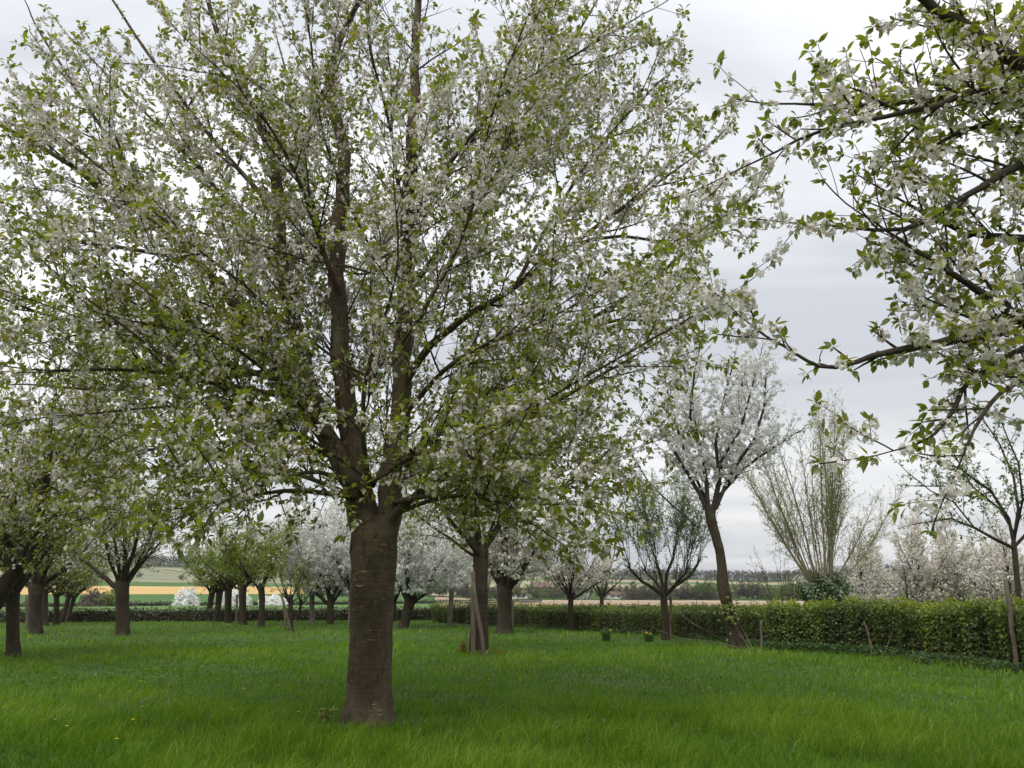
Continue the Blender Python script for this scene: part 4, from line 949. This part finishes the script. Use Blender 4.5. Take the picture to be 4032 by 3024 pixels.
# ---- pollard willow beyond the hedge
ub = ground(at(1785, 1330, 44).x, 44); ud = 44.0
ut = [(ub + Vector((0, 0, -.1)), .5), (ub + Vector((0, 0, .5)), .45), (ub + Vector((0, 0, 1.7)), .55), (ub + Vector((0, 0, 2.3)), .35)]
ru = random.Random(21); ul = []
for k in range(27):
    az_ = k * 2.4 + ru.uniform(-.3, .3); e = math.radians(86 - 50 * ((k * .618) % 1) ** 1.2)
    d = Vector((math.cos(az_) * math.cos(e), math.sin(az_) * math.cos(e), math.sin(e)))
    L = ru.uniform(7.2, 10.6) * (.62 + .38 * math.sin(e) ** 2)
    ul.append(grow(ru, ub + Vector((math.cos(az_) * .38, math.sin(az_) * .38, 1.9)), d, L, ru.uniform(.03, .07), .010, 10, .05, .32))
willow = plant_tree('pollard_willow', 'tall pollard willow with fan of pale upright stems, ivy round its head', 'tree', ub, ut, ul,
  dict(env=lambda p: p.z > 1.6, axis=Vector((ub.x, ub.y, 0)), limb_mat=M['willow_bark'], branch_mat=M['willow_bark'], twig_mat=M['willow_bark'], sp2=.34, len2=2.2, sp3=.34, len3=.9, ds=.22, r2=.013, r3=.008, r4=.006, r3m=.009, leaf=.15, ang2=(25, 50), lw=.42, nl=(1, 2), leaf_mat=M['leaf_willow'], flower=0., nf=(1, 1), fball=.05, fr=.03, nlf=(0, 0), up2=.35, up3=.3, spur1=.35, s2=.25, lsides=6, keep=.8, droop=(-.2, .6)), 351)
n = 6500; q = rdir(rng_i, n) * (rng_i.uniform(.3, 1, (n, 1)) ** .4); q = q * (1 + .25 * np.sin(q[:, :1] * 7 + q[:, 2:] * 5)) * np.array((1.25, 1.1, 1.1)) + np.array((0, 0, 1.9))
V, T3, a = scatter('leaf4', q, rdir(rng_i, n), q - np.array((0, 0, .8)) + rng_i.normal(size=(n, 3)) * .4, .15, .13, rng_i.beta(2, 2, n))
obj('ivy', new_mesh('ivy', V, T3, a), M['ivy'], willow, 'stuff')
# ---- sapling thicket left of the willow
xb = ground(at(1693, 1330, 36).x, 36.0); xl = []
for k in range(12):
    az_ = k * 2.4; xl.append(grow(ru, xb + Vector((ru.uniform(-.25, .25), ru.uniform(-.25, .25), -.05)), Vector((math.cos(az_) * .32, math.sin(az_) * .32, 1)), ru.uniform(2.6, 4.0), .02, .005, 8, .09, .1))
plant_tree('sapling_shrub', 'sparse many-stemmed sapling shrub between leaning tree and willow', 'shrub', xb, None, xl,
  dict(env=lambda p: p.z > .8, axis=Vector((xb.x, xb.y, 0)), sp2=.35, len2=.7, sp3=.3, len3=.35, ds=.2, r2=.008, r3=.005, r4=.004, r3m=.006, leaf=.075, nl=(1, 2), leaf_mat=M['leaf_willow'], flower=0., nf=(1, 1), fball=.05, fr=.03, nlf=(0, 0), up2=.2, spur1=.3, lsides=4), 352)
# ---- sparse apple at the right edge
vb = gp(2205, 1440); vd = vb.y
def V_(*q): return T(*[(x, y, vd + o, w) for x, y, o, w in q])
vtr = V_((2213, 1452, 0, 18.6), (2207, 1425, 0, 14.9), (2204, 1340, 0, 12.4), (2198, 1260, 0, 11.8), (2192, 1195, 0, 11.8), (2189, 1165, 0, 8.1))
vl = [V_((2192, 1185, 0, 8.1), (2150, 1165, -.2, 6.8), (2105, 1140, -.4, 5.6), (2055, 1120, -.5, 4.3), (1990, 1130, -.5, 2.5)), V_((2190, 1175, 0, 8.1), (2180, 1120, 0, 6.8), (2140, 1060, -.2, 5.6), (2070, 1010, -.3, 4.3), (1985, 985, -.3, 2.5)),
      V_((2190, 1170, 0, 7.4), (2200, 1100, .1, 6.2), (2190, 1030, .2, 5.0), (2160, 960, .3, 3.7), (2120, 900, .3, 2.5)), V_((2192, 1180, 0, 7.4), (2240, 1130, 0, 6.2), (2280, 1060, .2, 4.3), (2300, 980, .2, 2.5)),
      V_((2140, 1062, -.2, 4.3), (2100, 1075, -.5, 3.7), (2040, 1050, -.8, 3.1), (1975, 1050, -1.0, 1.9)), V_((2190, 1150, 0, 5.6), (2160, 1100, .6, 5.0), (2100, 1050, 1.1, 3.7), (2050, 960, 1.4, 2.5)), V_((2192, 1160, 0, 5.6), (2210, 1080, -.6, 5.0), (2200, 1000, -1.0, 3.7), (2170, 930, -1.2, 2.5)),
      V_((2105, 1140, -.4, 3.7), (2060, 1085, -.5, 3.1), (2010, 1060, -.6, 2.5), (1960, 1020, -.6, 1.9))]
vc = at(2170, 1060, vd)
plant_tree('apple_tree', 'sparse dark young apple tree caged in wire with a leaning stake at the hedge end', 'tree', vb, list(zip(*vtr)), vl,
  dict(env=lambda p: ((p.x - vc.x) / 2.9) ** 2 + ((p.y - vd) / 2.6) ** 2 + ((p.z - vc.z) / 2.6) ** 2 < 1, axis=Vector((vb.x, vb.y, 0)), sp2=.28, len2=1.1, sp3=.2, len3=.5, ds=.13, r2=.010, r3=.005, r4=.0035, r3m=.006, leaf=.085, nl=(3, 5), leaf_mat=M['leaf_green'], flower=.06, nf=(2, 3), fball=.04, fr=.022, nlf=(1, 2), keep=1, clump=1.3, spur1=.3, ltpl='leaf6', lsides=6), 361)
# ---- blossom trees beyond the tall hedge
wN = std_tree('blossom_tree', 'airy creamy-white blossom tree beside the willow, above the tall hedge', 'tree', 1850, 1330, 12, 1318, 3.4, 5.6, 371, n=9, base=ground(at(1855, 1300, 50).x, 50), low=.2, el=(6, 78), **{**WH, 'flower': .85, 'blossom_mat': M['blossom'], 'ds': .15, 'fr': .055})
wf = std_tree('blossom_tree', 'airy tiered blossom tree with visible dark mid stem above the tall hedge', 'tree', 2000, 1330, 13, 1318, 3.8, 6.8, 372, n=10, base=ground(at(1985, 1300, 52).x, 52), low=.2, el=(4, 80), **{**WH, 'flower': .85, 'blossom_mat': M['blossom'], 'ds': .15, 'fr': .055})
for X, dist, s, rz0, lab, src in ((1915, 57, .95, 2.0, 'smaller blossom tree tucked between the airy and the tiered one', wN), (2085, 54, 1.05, 4.0, 'blossom tree behind the crown of the caged apple tree', wf), (2180, 50, 1.12, 1.0, 'broad blossom tree behind the stem of the caged apple tree', wN), (2280, 53, 1.1, 3.0, 'last blossom tree of the row beyond the caged apple tree', wf)):
    copy_thing(src, ground(at(X, 1300, dist).x, dist), lab, rz0, (s, s, s))
# small spruce top among them
kb = ground(at(1962, 1300, 47).x, 47); kt = thing('spruce_tree', 'small dark spruce poking up between the blossom trees beyond the hedge', 'tree', kb)
rk = random.Random(4); lines = []; pp = []
for k in range(60):
    z = .4 + 2.9 * k / 60; Lr = .85 * (1 - k / 62) + .1; az_ = k * 2.4
    pts, rr = grow(rk, kb + Vector((0, 0, z)), Vector((math.cos(az_), math.sin(az_), .25)), Lr, .012, .004, 4, .05, .4); lines.append((pts, rr))
    for p, t, f, i, q_ in samp(pts, .03, rk): pp.append((p - kb)[:] + t[:])
tube_obj('trunk', [([kb, kb + Vector((0, 0, 3.5))], [.06, .012])], 6, M['bark'], kt, kb)
tube_obj('branches', lines, 3, M['twig'], kt, kb, 'stuff')
pp = np.array(pp); n = len(pp)
V, T3, a = scatter('leaf4', pp[:, :3], pp[:, 3:] + rdir(rng_i, n) * .8, rdir(rng_i, n), .09, .03, rng_i.random(n))
obj('needles', new_mesh('needles', V, T3, a), M['conifer'], kt, 'stuff')
# ================================================================== far things
FAR = dict(sp2=.75, len2=2.4, sp3=.55, len3=1.2, seg3=2, ds=.36, r2=.08, r3=.03, r4=.02, r3m=.04, nf=(2, 3), fball=.3, fr=.24, ftpl='quad', nlf=(0, 0), nl=(2, 3), leaf=.5, lw=.8, lsides=4, sides=6, sub=2, sides2=3, low=.5)
def far_tree(name, label, az_, r, R, H, seed, mat, flower=0.0, bl=None, fork=1.2, cat='tree', group=None):
    a = math.radians(az_); b = ground(r * math.sin(a), r * math.cos(a)); f = b + Vector((0, 0, fork)); rnd = random.Random(seed)
    tr = [(b + Vector((0, 0, -.2)), .28), (b.lerp(f, .5), .22), (f, .2), (f + Vector((0, 0, .4)), .12)]
    P = dict(FAR); P.update(env=ell_env(f + Vector((0, 0, H * .45)), R, H * .6, f.z - .7), axis=Vector((b.x, b.y, 0)), leaf_mat=mat, flower=flower)
    if bl: P['blossom_mat'] = bl
    return plant_tree(name, label, cat, b, tr, auto_limbs(rnd, f, 8, R, H, .13, el=(8, 80)), P, seed, group)
far_pos = lambda a, r: ground(r * math.sin(math.radians(a)), r * math.cos(math.radians(a)))
def far_bush(name, label, az_, r, R, H, seed, mat, cat='bush', n=2200, size=.34):
    rng = np.random.default_rng(seed); rnd = random.Random(seed); b = far_pos(az_, r); root = thing(name, label, cat, b); lines = []
    for k in range(16):
        a = k * 2.4; lines.append(grow(rnd, b + Vector((0, 0, -.1)), Vector((math.cos(a) * rnd.uniform(.2, 1), math.sin(a) * rnd.uniform(.2, 1), 1)), H * rnd.uniform(.7, .95), .07, .02, 5, .12, 0))
    for l in lines: tube_obj('stem', [l], 4, M['branch'], root, b)
    D = rdir(rng, n); D[:, 2] = np.abs(D[:, 2]) * 1.15 - .12; q = D * (rng.uniform(.15, 1, (n, 1)) ** .42)
    q = q * (1 + .16 * np.sin(D[:, :1] * 9 + seed) + .12 * np.sin(D[:, 1:2] * 13 + D[:, 2:] * 8)) * np.array((R, R, H)); q[:, 2] = np.maximum(q[:, 2], .1)
    V, T3, a = scatter('quad', q, D + rng.normal(size=(n, 3)) * .5, rdir(rng, n), size * rng.uniform(.6, 1.2, n), size * rng.uniform(.6, 1.2, n), rng.random(n)); obj('crown', new_mesh('crown', V, T3, a), mat, root, 'stuff'); return root
far_bush('blossom_bush', 'round snow-white blossoming bush by itself at the field hedge', -22.2, 234, 3.3, 4.3, 401, M['blossom_white'])
far_bush('blossom_bush', 'broad snow-white blossoming bush, middle of the group at the field hedge', -19.3, 233, 4.6, 4.3, 402, M['blossom_white'], n=2800)
far_bush('blossom_bush', 'low white blossoming bush, right end of the group at the field hedge', -16.6, 235, 4.2, 2.6, 403, M['blossom_white'])
far_bush('bush', 'grey-brown twiggy bush left of the yellow-green one', -27.6, 236, 3.6, 3.6, 404, M['tree_far_brown'])
gb = far_tree('bush', 'yellow-green bush beside the gap, in front of the ochre field', -26.6, 230, 2.8, 3.8, 402, M['leaf_lime'], 0, None, .3, 'bush')
bt = far_tree('tree', 'bare brown tree at the village end nearest the leaning blossom tree', 10.2, 452, 4.0, 8.6, 403, M['tree_far_brown'], 0)
gt = far_tree('tree', 'fresh green village tree beside the brick house', -0.5, 450, 5.0, 6.6, 404, M['tree_far_green'], 0)
rf = random.Random(31)
for k, a in enumerate(np.arange(-8, 27, .55)):
    if abs(a - 2.1) < .3: continue
    src = gt if rf.random() < .42 else bt
    s = rf.uniform(.95, 1.5)
    lab = ('fresh green tree in the belt of trees behind the tilled field' if src is gt else 'bare brown tree in the belt of trees behind the tilled field')
    copy_thing(src, far_pos(a + rf.uniform(-.3, .3), rf.uniform(446, 500)), lab, rf.uniform(0, 6), (s * rf.uniform(.9, 1.4), s * rf.uniform(.9, 1.4), s), 'belt of trees behind the tilled field')
wv = far_tree('blossom_tree', 'white blossoming tree in front of the village trees', 5.2, 446, 2.8, 4.2, 405, M['tree_far_green'], .9, M['blossom_white'], .6)
copy_thing(wv, far_pos(-20.4, 690), 'white blossoming tree alone on the pale hillside', 1.0, (1.1, 1.1, 1.4))
far_bush('bush', 'green thicket round the brick house', 2.6, 484, 9, 5, 405, M['tree_far_green'], n=1500, size=.7)
far_bush('bush', 'long green thicket at the end of the tilled field', -2.4, 470, 14, 4.5, 406, M['tree_far_green'], n=1800, size=.7)
far_bush('bush', 'brown thicket below the ridge behind the pollarded tree', 8.6, 480, 15, 5, 407, M['tree_far_brown'], n=1800, size=.7)
far_bush('bush', 'brown thicket behind the leaning blossom tree', 13.4, 480, 16, 4.6, 408, M['tree_far_brown'], n=1800, size=.7)
far_bush('bush', 'green thicket behind the sapling shrub', 18.6, 480, 15, 4.2, 409, M['tree_far_green'], n=1800, size=.7)
for a, r, lab in ((-22.6, 690, 'small round tree on the pale hillside left of the white one'), (-19.0, 690, 'small round tree just right of the white hillside tree'), (-18.1, 700, 'taller brown tree at the right end of the hillside row'), (-25.2, 720, 'brown tree far left on the pale hillside')):
    copy_thing(bt, far_pos(a, r), lab, a, (.8, .8, .75))
# houses in the village
def box(x0, x1, y0, y1, z0, z1):
    v = [(x, y, z) for z in (z0, z1) for y in (y0, y1) for x in (x0, x1)]
    return v, [(2, 3, 1, 0), (5, 7, 6, 4), (1, 5, 4, 0), (3, 7, 5, 1), (2, 6, 7, 3), (0, 4, 6, 2)]
def house(label, az_, r, w, d, h, rh, wall, rows, cols, rz0):
    b = far_pos(az_, r); root = thing('house', label, 'house', b, rz=rz0)
    v, q = box(-w / 2, w / 2, 0, d, -.5, h); me = bpy.data.meshes.new('wall')
    v += [(-w / 2, d / 2, h + rh), (w / 2, d / 2, h + rh)]; me.from_pydata(v, [], q + [(4, 8, 6), (5, 7, 9)]); obj('wall', me, wall, root)
    me = bpy.data.meshes.new('roof')
    rv = []
    for s in (0, .25):
        rv += [(-w / 2 - .4, -.5, h - .25 + s), (w / 2 + .4, -.5, h - .25 + s), (w / 2 + .4, d / 2, h + rh + .05 + s), (-w / 2 - .4, d / 2, h + rh + .05 + s), (w / 2 + .4, d + .5, h - .25 + s), (-w / 2 - .4, d + .5, h - .25 + s)]
    me.from_pydata(rv, [], [(0, 1, 2, 3), (3, 2, 4, 5), (6, 9, 8, 7), (9, 11, 10, 8), (0, 6, 7, 1), (5, 4, 10, 11), (1, 7, 8, 2), (2, 8, 10, 4), (0, 3, 9, 6), (3, 5, 11, 9)])
    rf_ = obj('roof', me, M['roof_tile'], root)
    cv, cq = box(w * .2, w * .2 + .7, d / 2 - .35, d / 2 + .35, h + rh - .6, h + rh + 1.0); me = bpy.data.meshes.new('chimney'); me.from_pydata(cv, [], cq); obj('chimney', me, M['brick_wall'], rf_)
    for i in range(rows):
        for j in range(cols):
            x = -w / 2 + w * (j + .5) / cols; z = .9 + (h - .6) * i / rows
            fv, fq = box(x - .6, x + .6, -.06, .05, z - .1, z + 1.5); me = bpy.data.meshes.new('window'); me.from_pydata(fv, [], fq); wo_ = obj('window', me, M['white_wall'], root)
            fv, fq = box(x - .48, x + .48, -.09, -.05, z + .02, z + 1.38); me = bpy.data.meshes.new('pane'); me.from_pydata(fv, [], fq); obj('pane', me, M['window_glass'], wo_)
house('red brick house among the village trees', 2.1, 492, 11, 9, 6.2, 3.0, M['brick_wall'], 2, 4, .1)
house('low white-walled house in front of the village trees', 0.5, 462, 9, 7, 2.6, 1.6, M['white_wall'], 1, 3, -.1)
house('small white house half hidden beyond the tilled field', 7.6, 470, 10, 7, 2.4, 1.8, M['white_wall'], 1, 3, .2)
# wood on the ridge: one far mass of bare trees
rng = np.random.default_rng(51)
def wood(label, n, a0, a1, r0, r1, hmin, hmax, seed):
    rng = np.random.default_rng(seed)
    A = np.radians(rng.uniform(a0, a1, n)); R = rng.uniform(r0, r1, n) + 30 * np.sin(A * 25)
    x = R * np.sin(A); y = R * np.cos(A); z = hgt_np(x, y); h = rng.uniform(hmin, hmax, n)
    k = 12; ix = np.repeat(np.arange(n), k); m = len(ix)
    t = rng.beta(2, 1.6, m)
    o = rng.normal(size=(m, 2)) * (2.1 * np.sin(np.clip(t, .05, .97) * 2.9))[:, None]
    P = np.stack([x[ix] + o[:, 0], y[ix] + o[:, 1], z[ix] + t * h[ix]], -1)
    D = np.stack([o[:, 0] * .2, o[:, 1] * .2, np.ones(m)], -1) + rng.normal(size=(m, 3)) * .35
    v = np.clip(np.repeat(rng.beta(2, 2.5, n), k) + rng.normal(size=m) * .1, 0, 1)
    L = rng.uniform(1.6, 3.6, m)
    V, T3, a = scatter('leaf4', P, D, rdir(rng, m), L, L * .5, v)
    # stems
    sv = np.stack([np.stack([x - .22, y, z - 1], -1), np.stack([x + .22, y, z - 1], -1), np.stack([x + .05, y + .2, z + h * .8], -1), np.stack([x - .05, y - .2, z + h * .8], -1)], 1).reshape(-1, 3)
    st = (np.array([(0, 1, 2), (0, 2, 3)])[None] + (np.arange(n) * 4)[:, None, None]).reshape(-1, 3)
    V, T3, a = join([(V, T3, a), (sv, st, np.full(len(sv), .1))])
    ob = obj('wood', new_mesh('wood', V, T3, a), M['wood_far']); tag(ob, label, 'wood', kind='stuff')
wood('dark bare wood crowning the far ridge behind the village', 2000, -6, 34, 1120, 1260, 9, 15, 52)
wood('dark wood on top of the pale hillside with the track', 1500, -44, -5, 1060, 1240, 9, 15, 53)
# ---- tape fence along the tilled field
fr = thing('tape_fence', 'thin post and white tape fence along the near edge of the tilled field', 'fence', far_pos(-5, 131))
fb = fr.location.copy(); prev = None
for k, a in enumerate(np.arange(-5, 24, 2.0)):
    p = far_pos(a, 131 + 6 * math.sin(a * .2)); tube_obj('post', [([p + Vector((0, 0, -.1)), p + Vector((0, 0, 1.05))], [.05, .05])], 5, M['post_wood'], fr, fb)
    if prev is not None: tube_obj('tape', [([prev + Vector((0, 0, .95)), (prev + p) / 2 + Vector((0, 0, .86)), p + Vector((0, 0, .95))], [.035] * 3)], 4, M['tape'], fr, fb)
    prev = p

# ================================================================== posts, stakes, wire
def post(name, label, b, top, r, mat=M['post_wood'], cat='post', seed=0):
    root = thing(name, label, cat, b); rnd = random.Random(seed + int(abs(b.x) * 100))
    n = 7; pts = [(b + Vector((0, 0, -.12))).lerp(top, i / (n - 1)) + Vector((rnd.uniform(-.2, .2) * r, rnd.uniform(-.2, .2) * r, 0)) for i in range(n)]
    pts.append(pts[-1] + (pts[-1] - pts[-2]).normalized() * r * .15)
    tube_obj('shaft', [(pts, [r * rnd.uniform(.92, 1.08) for _ in range(n)] + [r * .05])], 9, mat, root, b); return root
def pstake(label, X0, Y0, X1, Y1, w, d=None, name='stake'):
    b = gp(X0, Y0)
    if d: b = ground(at(X0, Y0, d).x, d)
    return post(name, label, b, at(X1, Y1, b.y), rad(w, X0, Y0, b.y), cat=name)
pstake('slim grey stake beside the stout dark cherry of the left row', 60, 1362, 58, 1285, 7)
pstake('post standing against the end trunk of the lime-leaved row', 511, 1352, 512, 1284, 5, 47.0, 'post')
pstake('left of the two crossed stakes propping the young tree', 631, 1365, 608, 1286, 5)
pstake('right short stake crossed behind the young tree stem', 620, 1352, 612, 1300, 5, 42.5)
pstake('long rough brace leaning against the double-trunked cherry', 1050, 1417, 1022, 1258, 9, 22.4, 'brace')
pstake('thick short post standing behind the leaning brace', 1022, 1412, 1022, 1235, 10, 23.6, 'post')
pstake('grey post right of the gnarled short-trunked blossom tree', 1107, 1356, 1107, 1296, 7, None, 'post')
pstake('stake with side spurs tied to the pollarded fruit tree', 1447, 1383, 1449, 1290, 6, None)
pstake('bare wooden post standing in front of the medium hedge end', 1644, 1402, 1644, 1340, 6, None, 'post')
pstake('stake leaning towards the caged apple stem at the hedge end', 2196, 1437, 2172, 1252, 10, 19.0)
pstake('pale post by the far hedge in the gap right of the great cherry', 943, 1344, 943, 1300, 6, None, 'post')
pstake('tall grey fence post beyond the hedge near the sapling shrub', 1716, 1330, 1716, 1268, 4, 60.0, 'post')
def cage(label, b, r, h, n, m, wire):
    root = thing('wire_guard', label, 'wire guard', b)
    for k in range(n):
        a = 2 * math.pi * k / n; o = Vector((math.cos(a) * r, math.sin(a) * r, 0)); tube_obj('upright_wire', [([b + o + Vector((0, 0, -.03)), b + o * 1.02 + Vector((0, 0, h))], [wire] * 2)], 3, M['wire'], root, b)
    for k in range(m):
        z = h * (k + .5) / m; pts = [b + Vector((math.cos(2 * math.pi * i / 18) * r, math.sin(2 * math.pi * i / 18) * r, z)) for i in range(19)]
        tube_obj('ring_wire', [(pts, [wire] * 19)], 3, M['wire'], root, b)
cage('wire mesh guard round the caged apple stem', vb, .42, 2.3, 18, 16, .0035)
cage('wire mesh guard round the double-trunked cherry', gp(1042, 1412), .50, 2.0, 16, 12, .0035)
# the second stem of the double trunk
pb = gp(1042, 1412)
for ch in list(pt.children):
    if ch.name.startswith('trunk'):
        trunk_obj('trunk', [pb + Vector((-.22, .08, -.1)), pb + Vector((-.2, .05, .6)), pb + Vector((-.14, .02, 1.5)), at(1030, 1190, pb.y + .02), at(1016, 1130, pb.y + .05)], [.2, .17, .15, .13, .11], M['bark'], pt, pb, 77, 18, 6, .05, .04, .3); break
# ================================================================== small plants and litter
def daffodil_clump(label, b, n, h, seed, heads):
    rng = np.random.default_rng(seed); root = thing('daffodil_clump', label, 'flowers', b)
    A = rng.uniform(0, 6.28, n); ln = rng.uniform(.05, .55, n); H = h * rng.uniform(.7, 1.1, n); w = .013
    base = np.stack([np.cos(A) * rng.uniform(0, .14, n), np.sin(A) * rng.uniform(0, .14, n), np.full(n, -.02)], -1)
    tipp = base + np.stack([np.cos(A) * ln * H, np.sin(A) * ln * H, H], -1); mid = (base * .45 + tipp * .55) + np.array((0, 0, .04))
    sd_ = np.stack([-np.sin(A), np.cos(A), np.zeros(n)], -1) * w
    V = np.stack([base - sd_, base + sd_, mid + sd_, mid - sd_, tipp], 1).reshape(-1, 3); T3 = (np.array([(0, 1, 2), (0, 2, 3), (3, 2, 4)])[None] + (np.arange(n) * 5)[:, None, None]).reshape(-1, 3)
    obj('leaves', new_mesh('leaves', V, T3, np.repeat(rng.uniform(.1, .5, n), 5)), M['nettle'], root, 'stuff')
    for k in range(heads):
        p = Vector((rng.uniform(-.2, .2), rng.uniform(-.2, .2), h * rng.uniform(.8, 1.0)))
        tube_obj('stalk', [([b + Vector((p.x * .4, p.y * .4, 0)), b + p], [.006, .005])], 4, M['stalk'], root, b)
        V, T3, a = scatter('star', np.array([p[:]]), np.array([[0, -1.0, .2]]), np.array([[0, 0, 1.0]]), .045, .045, .5); obj('flower', new_mesh('flower', V, T3, a), M['yellow'] if k % 2 else M['straw'], root)
daffodil_clump('full clump of daffodil leaves with faded heads in front of the medium hedge', gp(1310, 1385), 130, .45, 1, 3)
daffodil_clump('wider grey-green daffodil clump near the stem of the pollarded fruit tree', gp(1402, 1386), 110, .36, 2, 4)
def head_flower(name, label, b, h, r, mat, petals, group, seed):
    rng = np.random.default_rng(seed); root = thing(name, label, name.replace('_', ' '), b, group)
    top = Vector((rng.uniform(-.03, .03), rng.uniform(-.03, .03), h)); tube_obj('stalk', [([b + Vector((0, 0, -.02)), b + top * .5 + Vector((0, 0, .01)), b + top], [.003] * 3)], 4, M['stalk'], root, b)
    A = np.arange(petals) * 2 * math.pi / petals; D = np.stack([np.cos(A), np.sin(A), np.full(petals, .35)], -1)
    V, T3, a = scatter('leaf4', np.tile(np.array(top), (petals, 1)), D, np.array([[0, 0, 1.0]]) + D * .01, r, r * .45, .5)
    me = new_mesh('flower_head', V, T3, a); o = obj('flower_head', me, mat, root); o.rotation_euler = (0, 0, 0)
    return root
dandel = [(140, 1598), (243, 1643), (285, 1605), (118, 1482), (308, 1468), (330, 1473), (301, 1490), (306, 1500), (345, 1482), (362, 1500), (522, 1517), (535, 1509), (305, 1552), (535, 1440), (455, 1420), (640, 1565), (1355, 1470), (1303, 1494), (2116, 1466), (925, 1428), (948, 1432), (912, 1440), (980, 1425)]
for k, (x, y) in enumerate(dandel):
    head_flower('dandelion', 'yellow dandelion head on a thin stalk in the meadow grass', gp(x, y), .15 + .05 * (k % 3), .026, M['yellow'], 14, 'dandelions in the meadow grass', k)
for k in range(30):
    r = random.Random(900 + k); x, y = (r.uniform(1010, 1750), r.uniform(1400, 1530)) if k < 20 else (r.uniform(80, 720), r.uniform(1430, 1610))
    head_flower('meadow_flower', 'tiny white flower standing in the meadow grass', gp(x, y), .17 + .05 * (k % 3), .02, M['white'], 5, 'tiny white flowers in the meadow', k + 50)
# dry moss tufts at the braced cherry, fallen twigs at the leaning tree
def tuft(label, b, h, r, n, seed):
    rng = np.random.default_rng(seed); P = rdir(rng, n) * rng.uniform(.2, 1, (n, 1)) * np.array((r, r, h / 2)) + np.array((0, 0, h / 2))
    V, T3, a = scatter('leaf4', P, rdir(rng, n), rdir(rng, n), .08, .025, rng.random(n)); o = obj('moss_tuft', new_mesh('moss_tuft', V, T3, a), M['straw']); o.location = b; tag(o, label, 'moss', kind='stuff')
tuft('tall dry brown tuft left of the braced double-trunked cherry', ground(gp(1002, 1412).x, gp(1002, 1414).y), .40, .11, 260, 1)
tuft('low flat brown tuft right of the braced double-trunked cherry', gp(1080, 1416), .16, .2, 260, 2)
def fallen(label, pts, r0, twigs, seed):
    rnd = random.Random(seed); b = pts[0]; root = thing('fallen_branch', label, 'branch', b)
    p2, rr = catmull(pts, list(np.linspace(r0, .005, len(pts))), 4); tube_obj('stem', [(p2, rr)], 6, M['post_wood'], root, b)
    for k in range(twigs):
        i = rnd.randrange(len(p2) // 4, len(p2) - 1); q, r_ = grow(rnd, p2[i], (p2[i + 1] - p2[i]).normalized() + runit(rnd) * .7 + Vector((0, 0, .3)), rnd.uniform(.3, .8), .006, .003, 4, .15, .1); tube_obj('twig', [(q, r_)], 4, M['post_wood'], root, b)
f1 = gp(1590, 1404)
fallen('long bare fallen branch lying from the leaning tree foot to the pollard stem', [gp(1585, 1405) + Vector((0, -.4, .12)), at(1530, 1385, td - .3), at(1470, 1378, td - .2), at(1400, 1352, td + .2)], .022, 4, 1)
fallen('shorter grey fallen branch propped against the leaning tree foot', [gp(1570, 1395) + Vector((0, -.3, .1)), at(1520, 1360, td - .4), at(1480, 1335, td - .3), at(1440, 1300, td)], .018, 4, 2)
fallen('thin dead shoot leaning on the right side of the leaning tree', [gp(1632, 1412) + Vector((0, 0, 0)), at(1610, 1370, td - .3), at(1592, 1330, td - .35), at(1590, 1290, td - .35)], .014, 3, 3)
fallen('twiggy dead shoot at the right foot of the leaning tree', [gp(1622, 1408), at(1600, 1370, td - .4), at(1575, 1335, td - .45)], .012, 3, 4)
# bare canes leaning on the tall hedge
td2 = gp(1890, 1418).y
for k, (a, b_, c, d_) in enumerate(((1893, 1418, 1866, 1342), (1884, 1412, 1872, 1350), (1905, 1415, 1935, 1340), (1987, 1418, 1962, 1348), (1925, 1412, 1940, 1372))):
    labs = ('pale bare cane leaning on the tall hedge, tallest of a pair', 'thinner pale cane of the leaning pair at the tall hedge', 'cane leaning right against the tall hedge', 'dark bare cane standing alone against the tall hedge', 'short bare cane low against the tall hedge')
    p0 = ground(at(a, b_, td2 - .2).x, td2 - .2); post('cane', labs[k], p0, at(c, d_, td2 + .15), .014, cat='cane')
# ------------------------------------------------------------------ air between here and the hills
HAZE = 0.00011
if HAZE:
    v, q = box(-2700, 2700, -2700, 2700, -6.5, 75)
    me = bpy.data.meshes.new('haze'); me.from_pydata(v, [], q); o = obj('haze', me); o['kind'] = 'stuff'; o['label'] = 'thin pale spring haze over the fields and hills'; o['category'] = 'haze'
    m, t = newmat('haze_air'); pv = N(t, 'ShaderNodeVolumePrincipled'); pv.inputs['Color'].default_value = (0.86, 0.90, 0.96, 1); pv.inputs['Density'].default_value = HAZE; pv.inputs['Anisotropy'].default_value = 0.2
    oo = N(t, 'ShaderNodeOutputMaterial'); t.links.new(pv.outputs[0], oo.inputs['Volume']); me.materials.append(m)
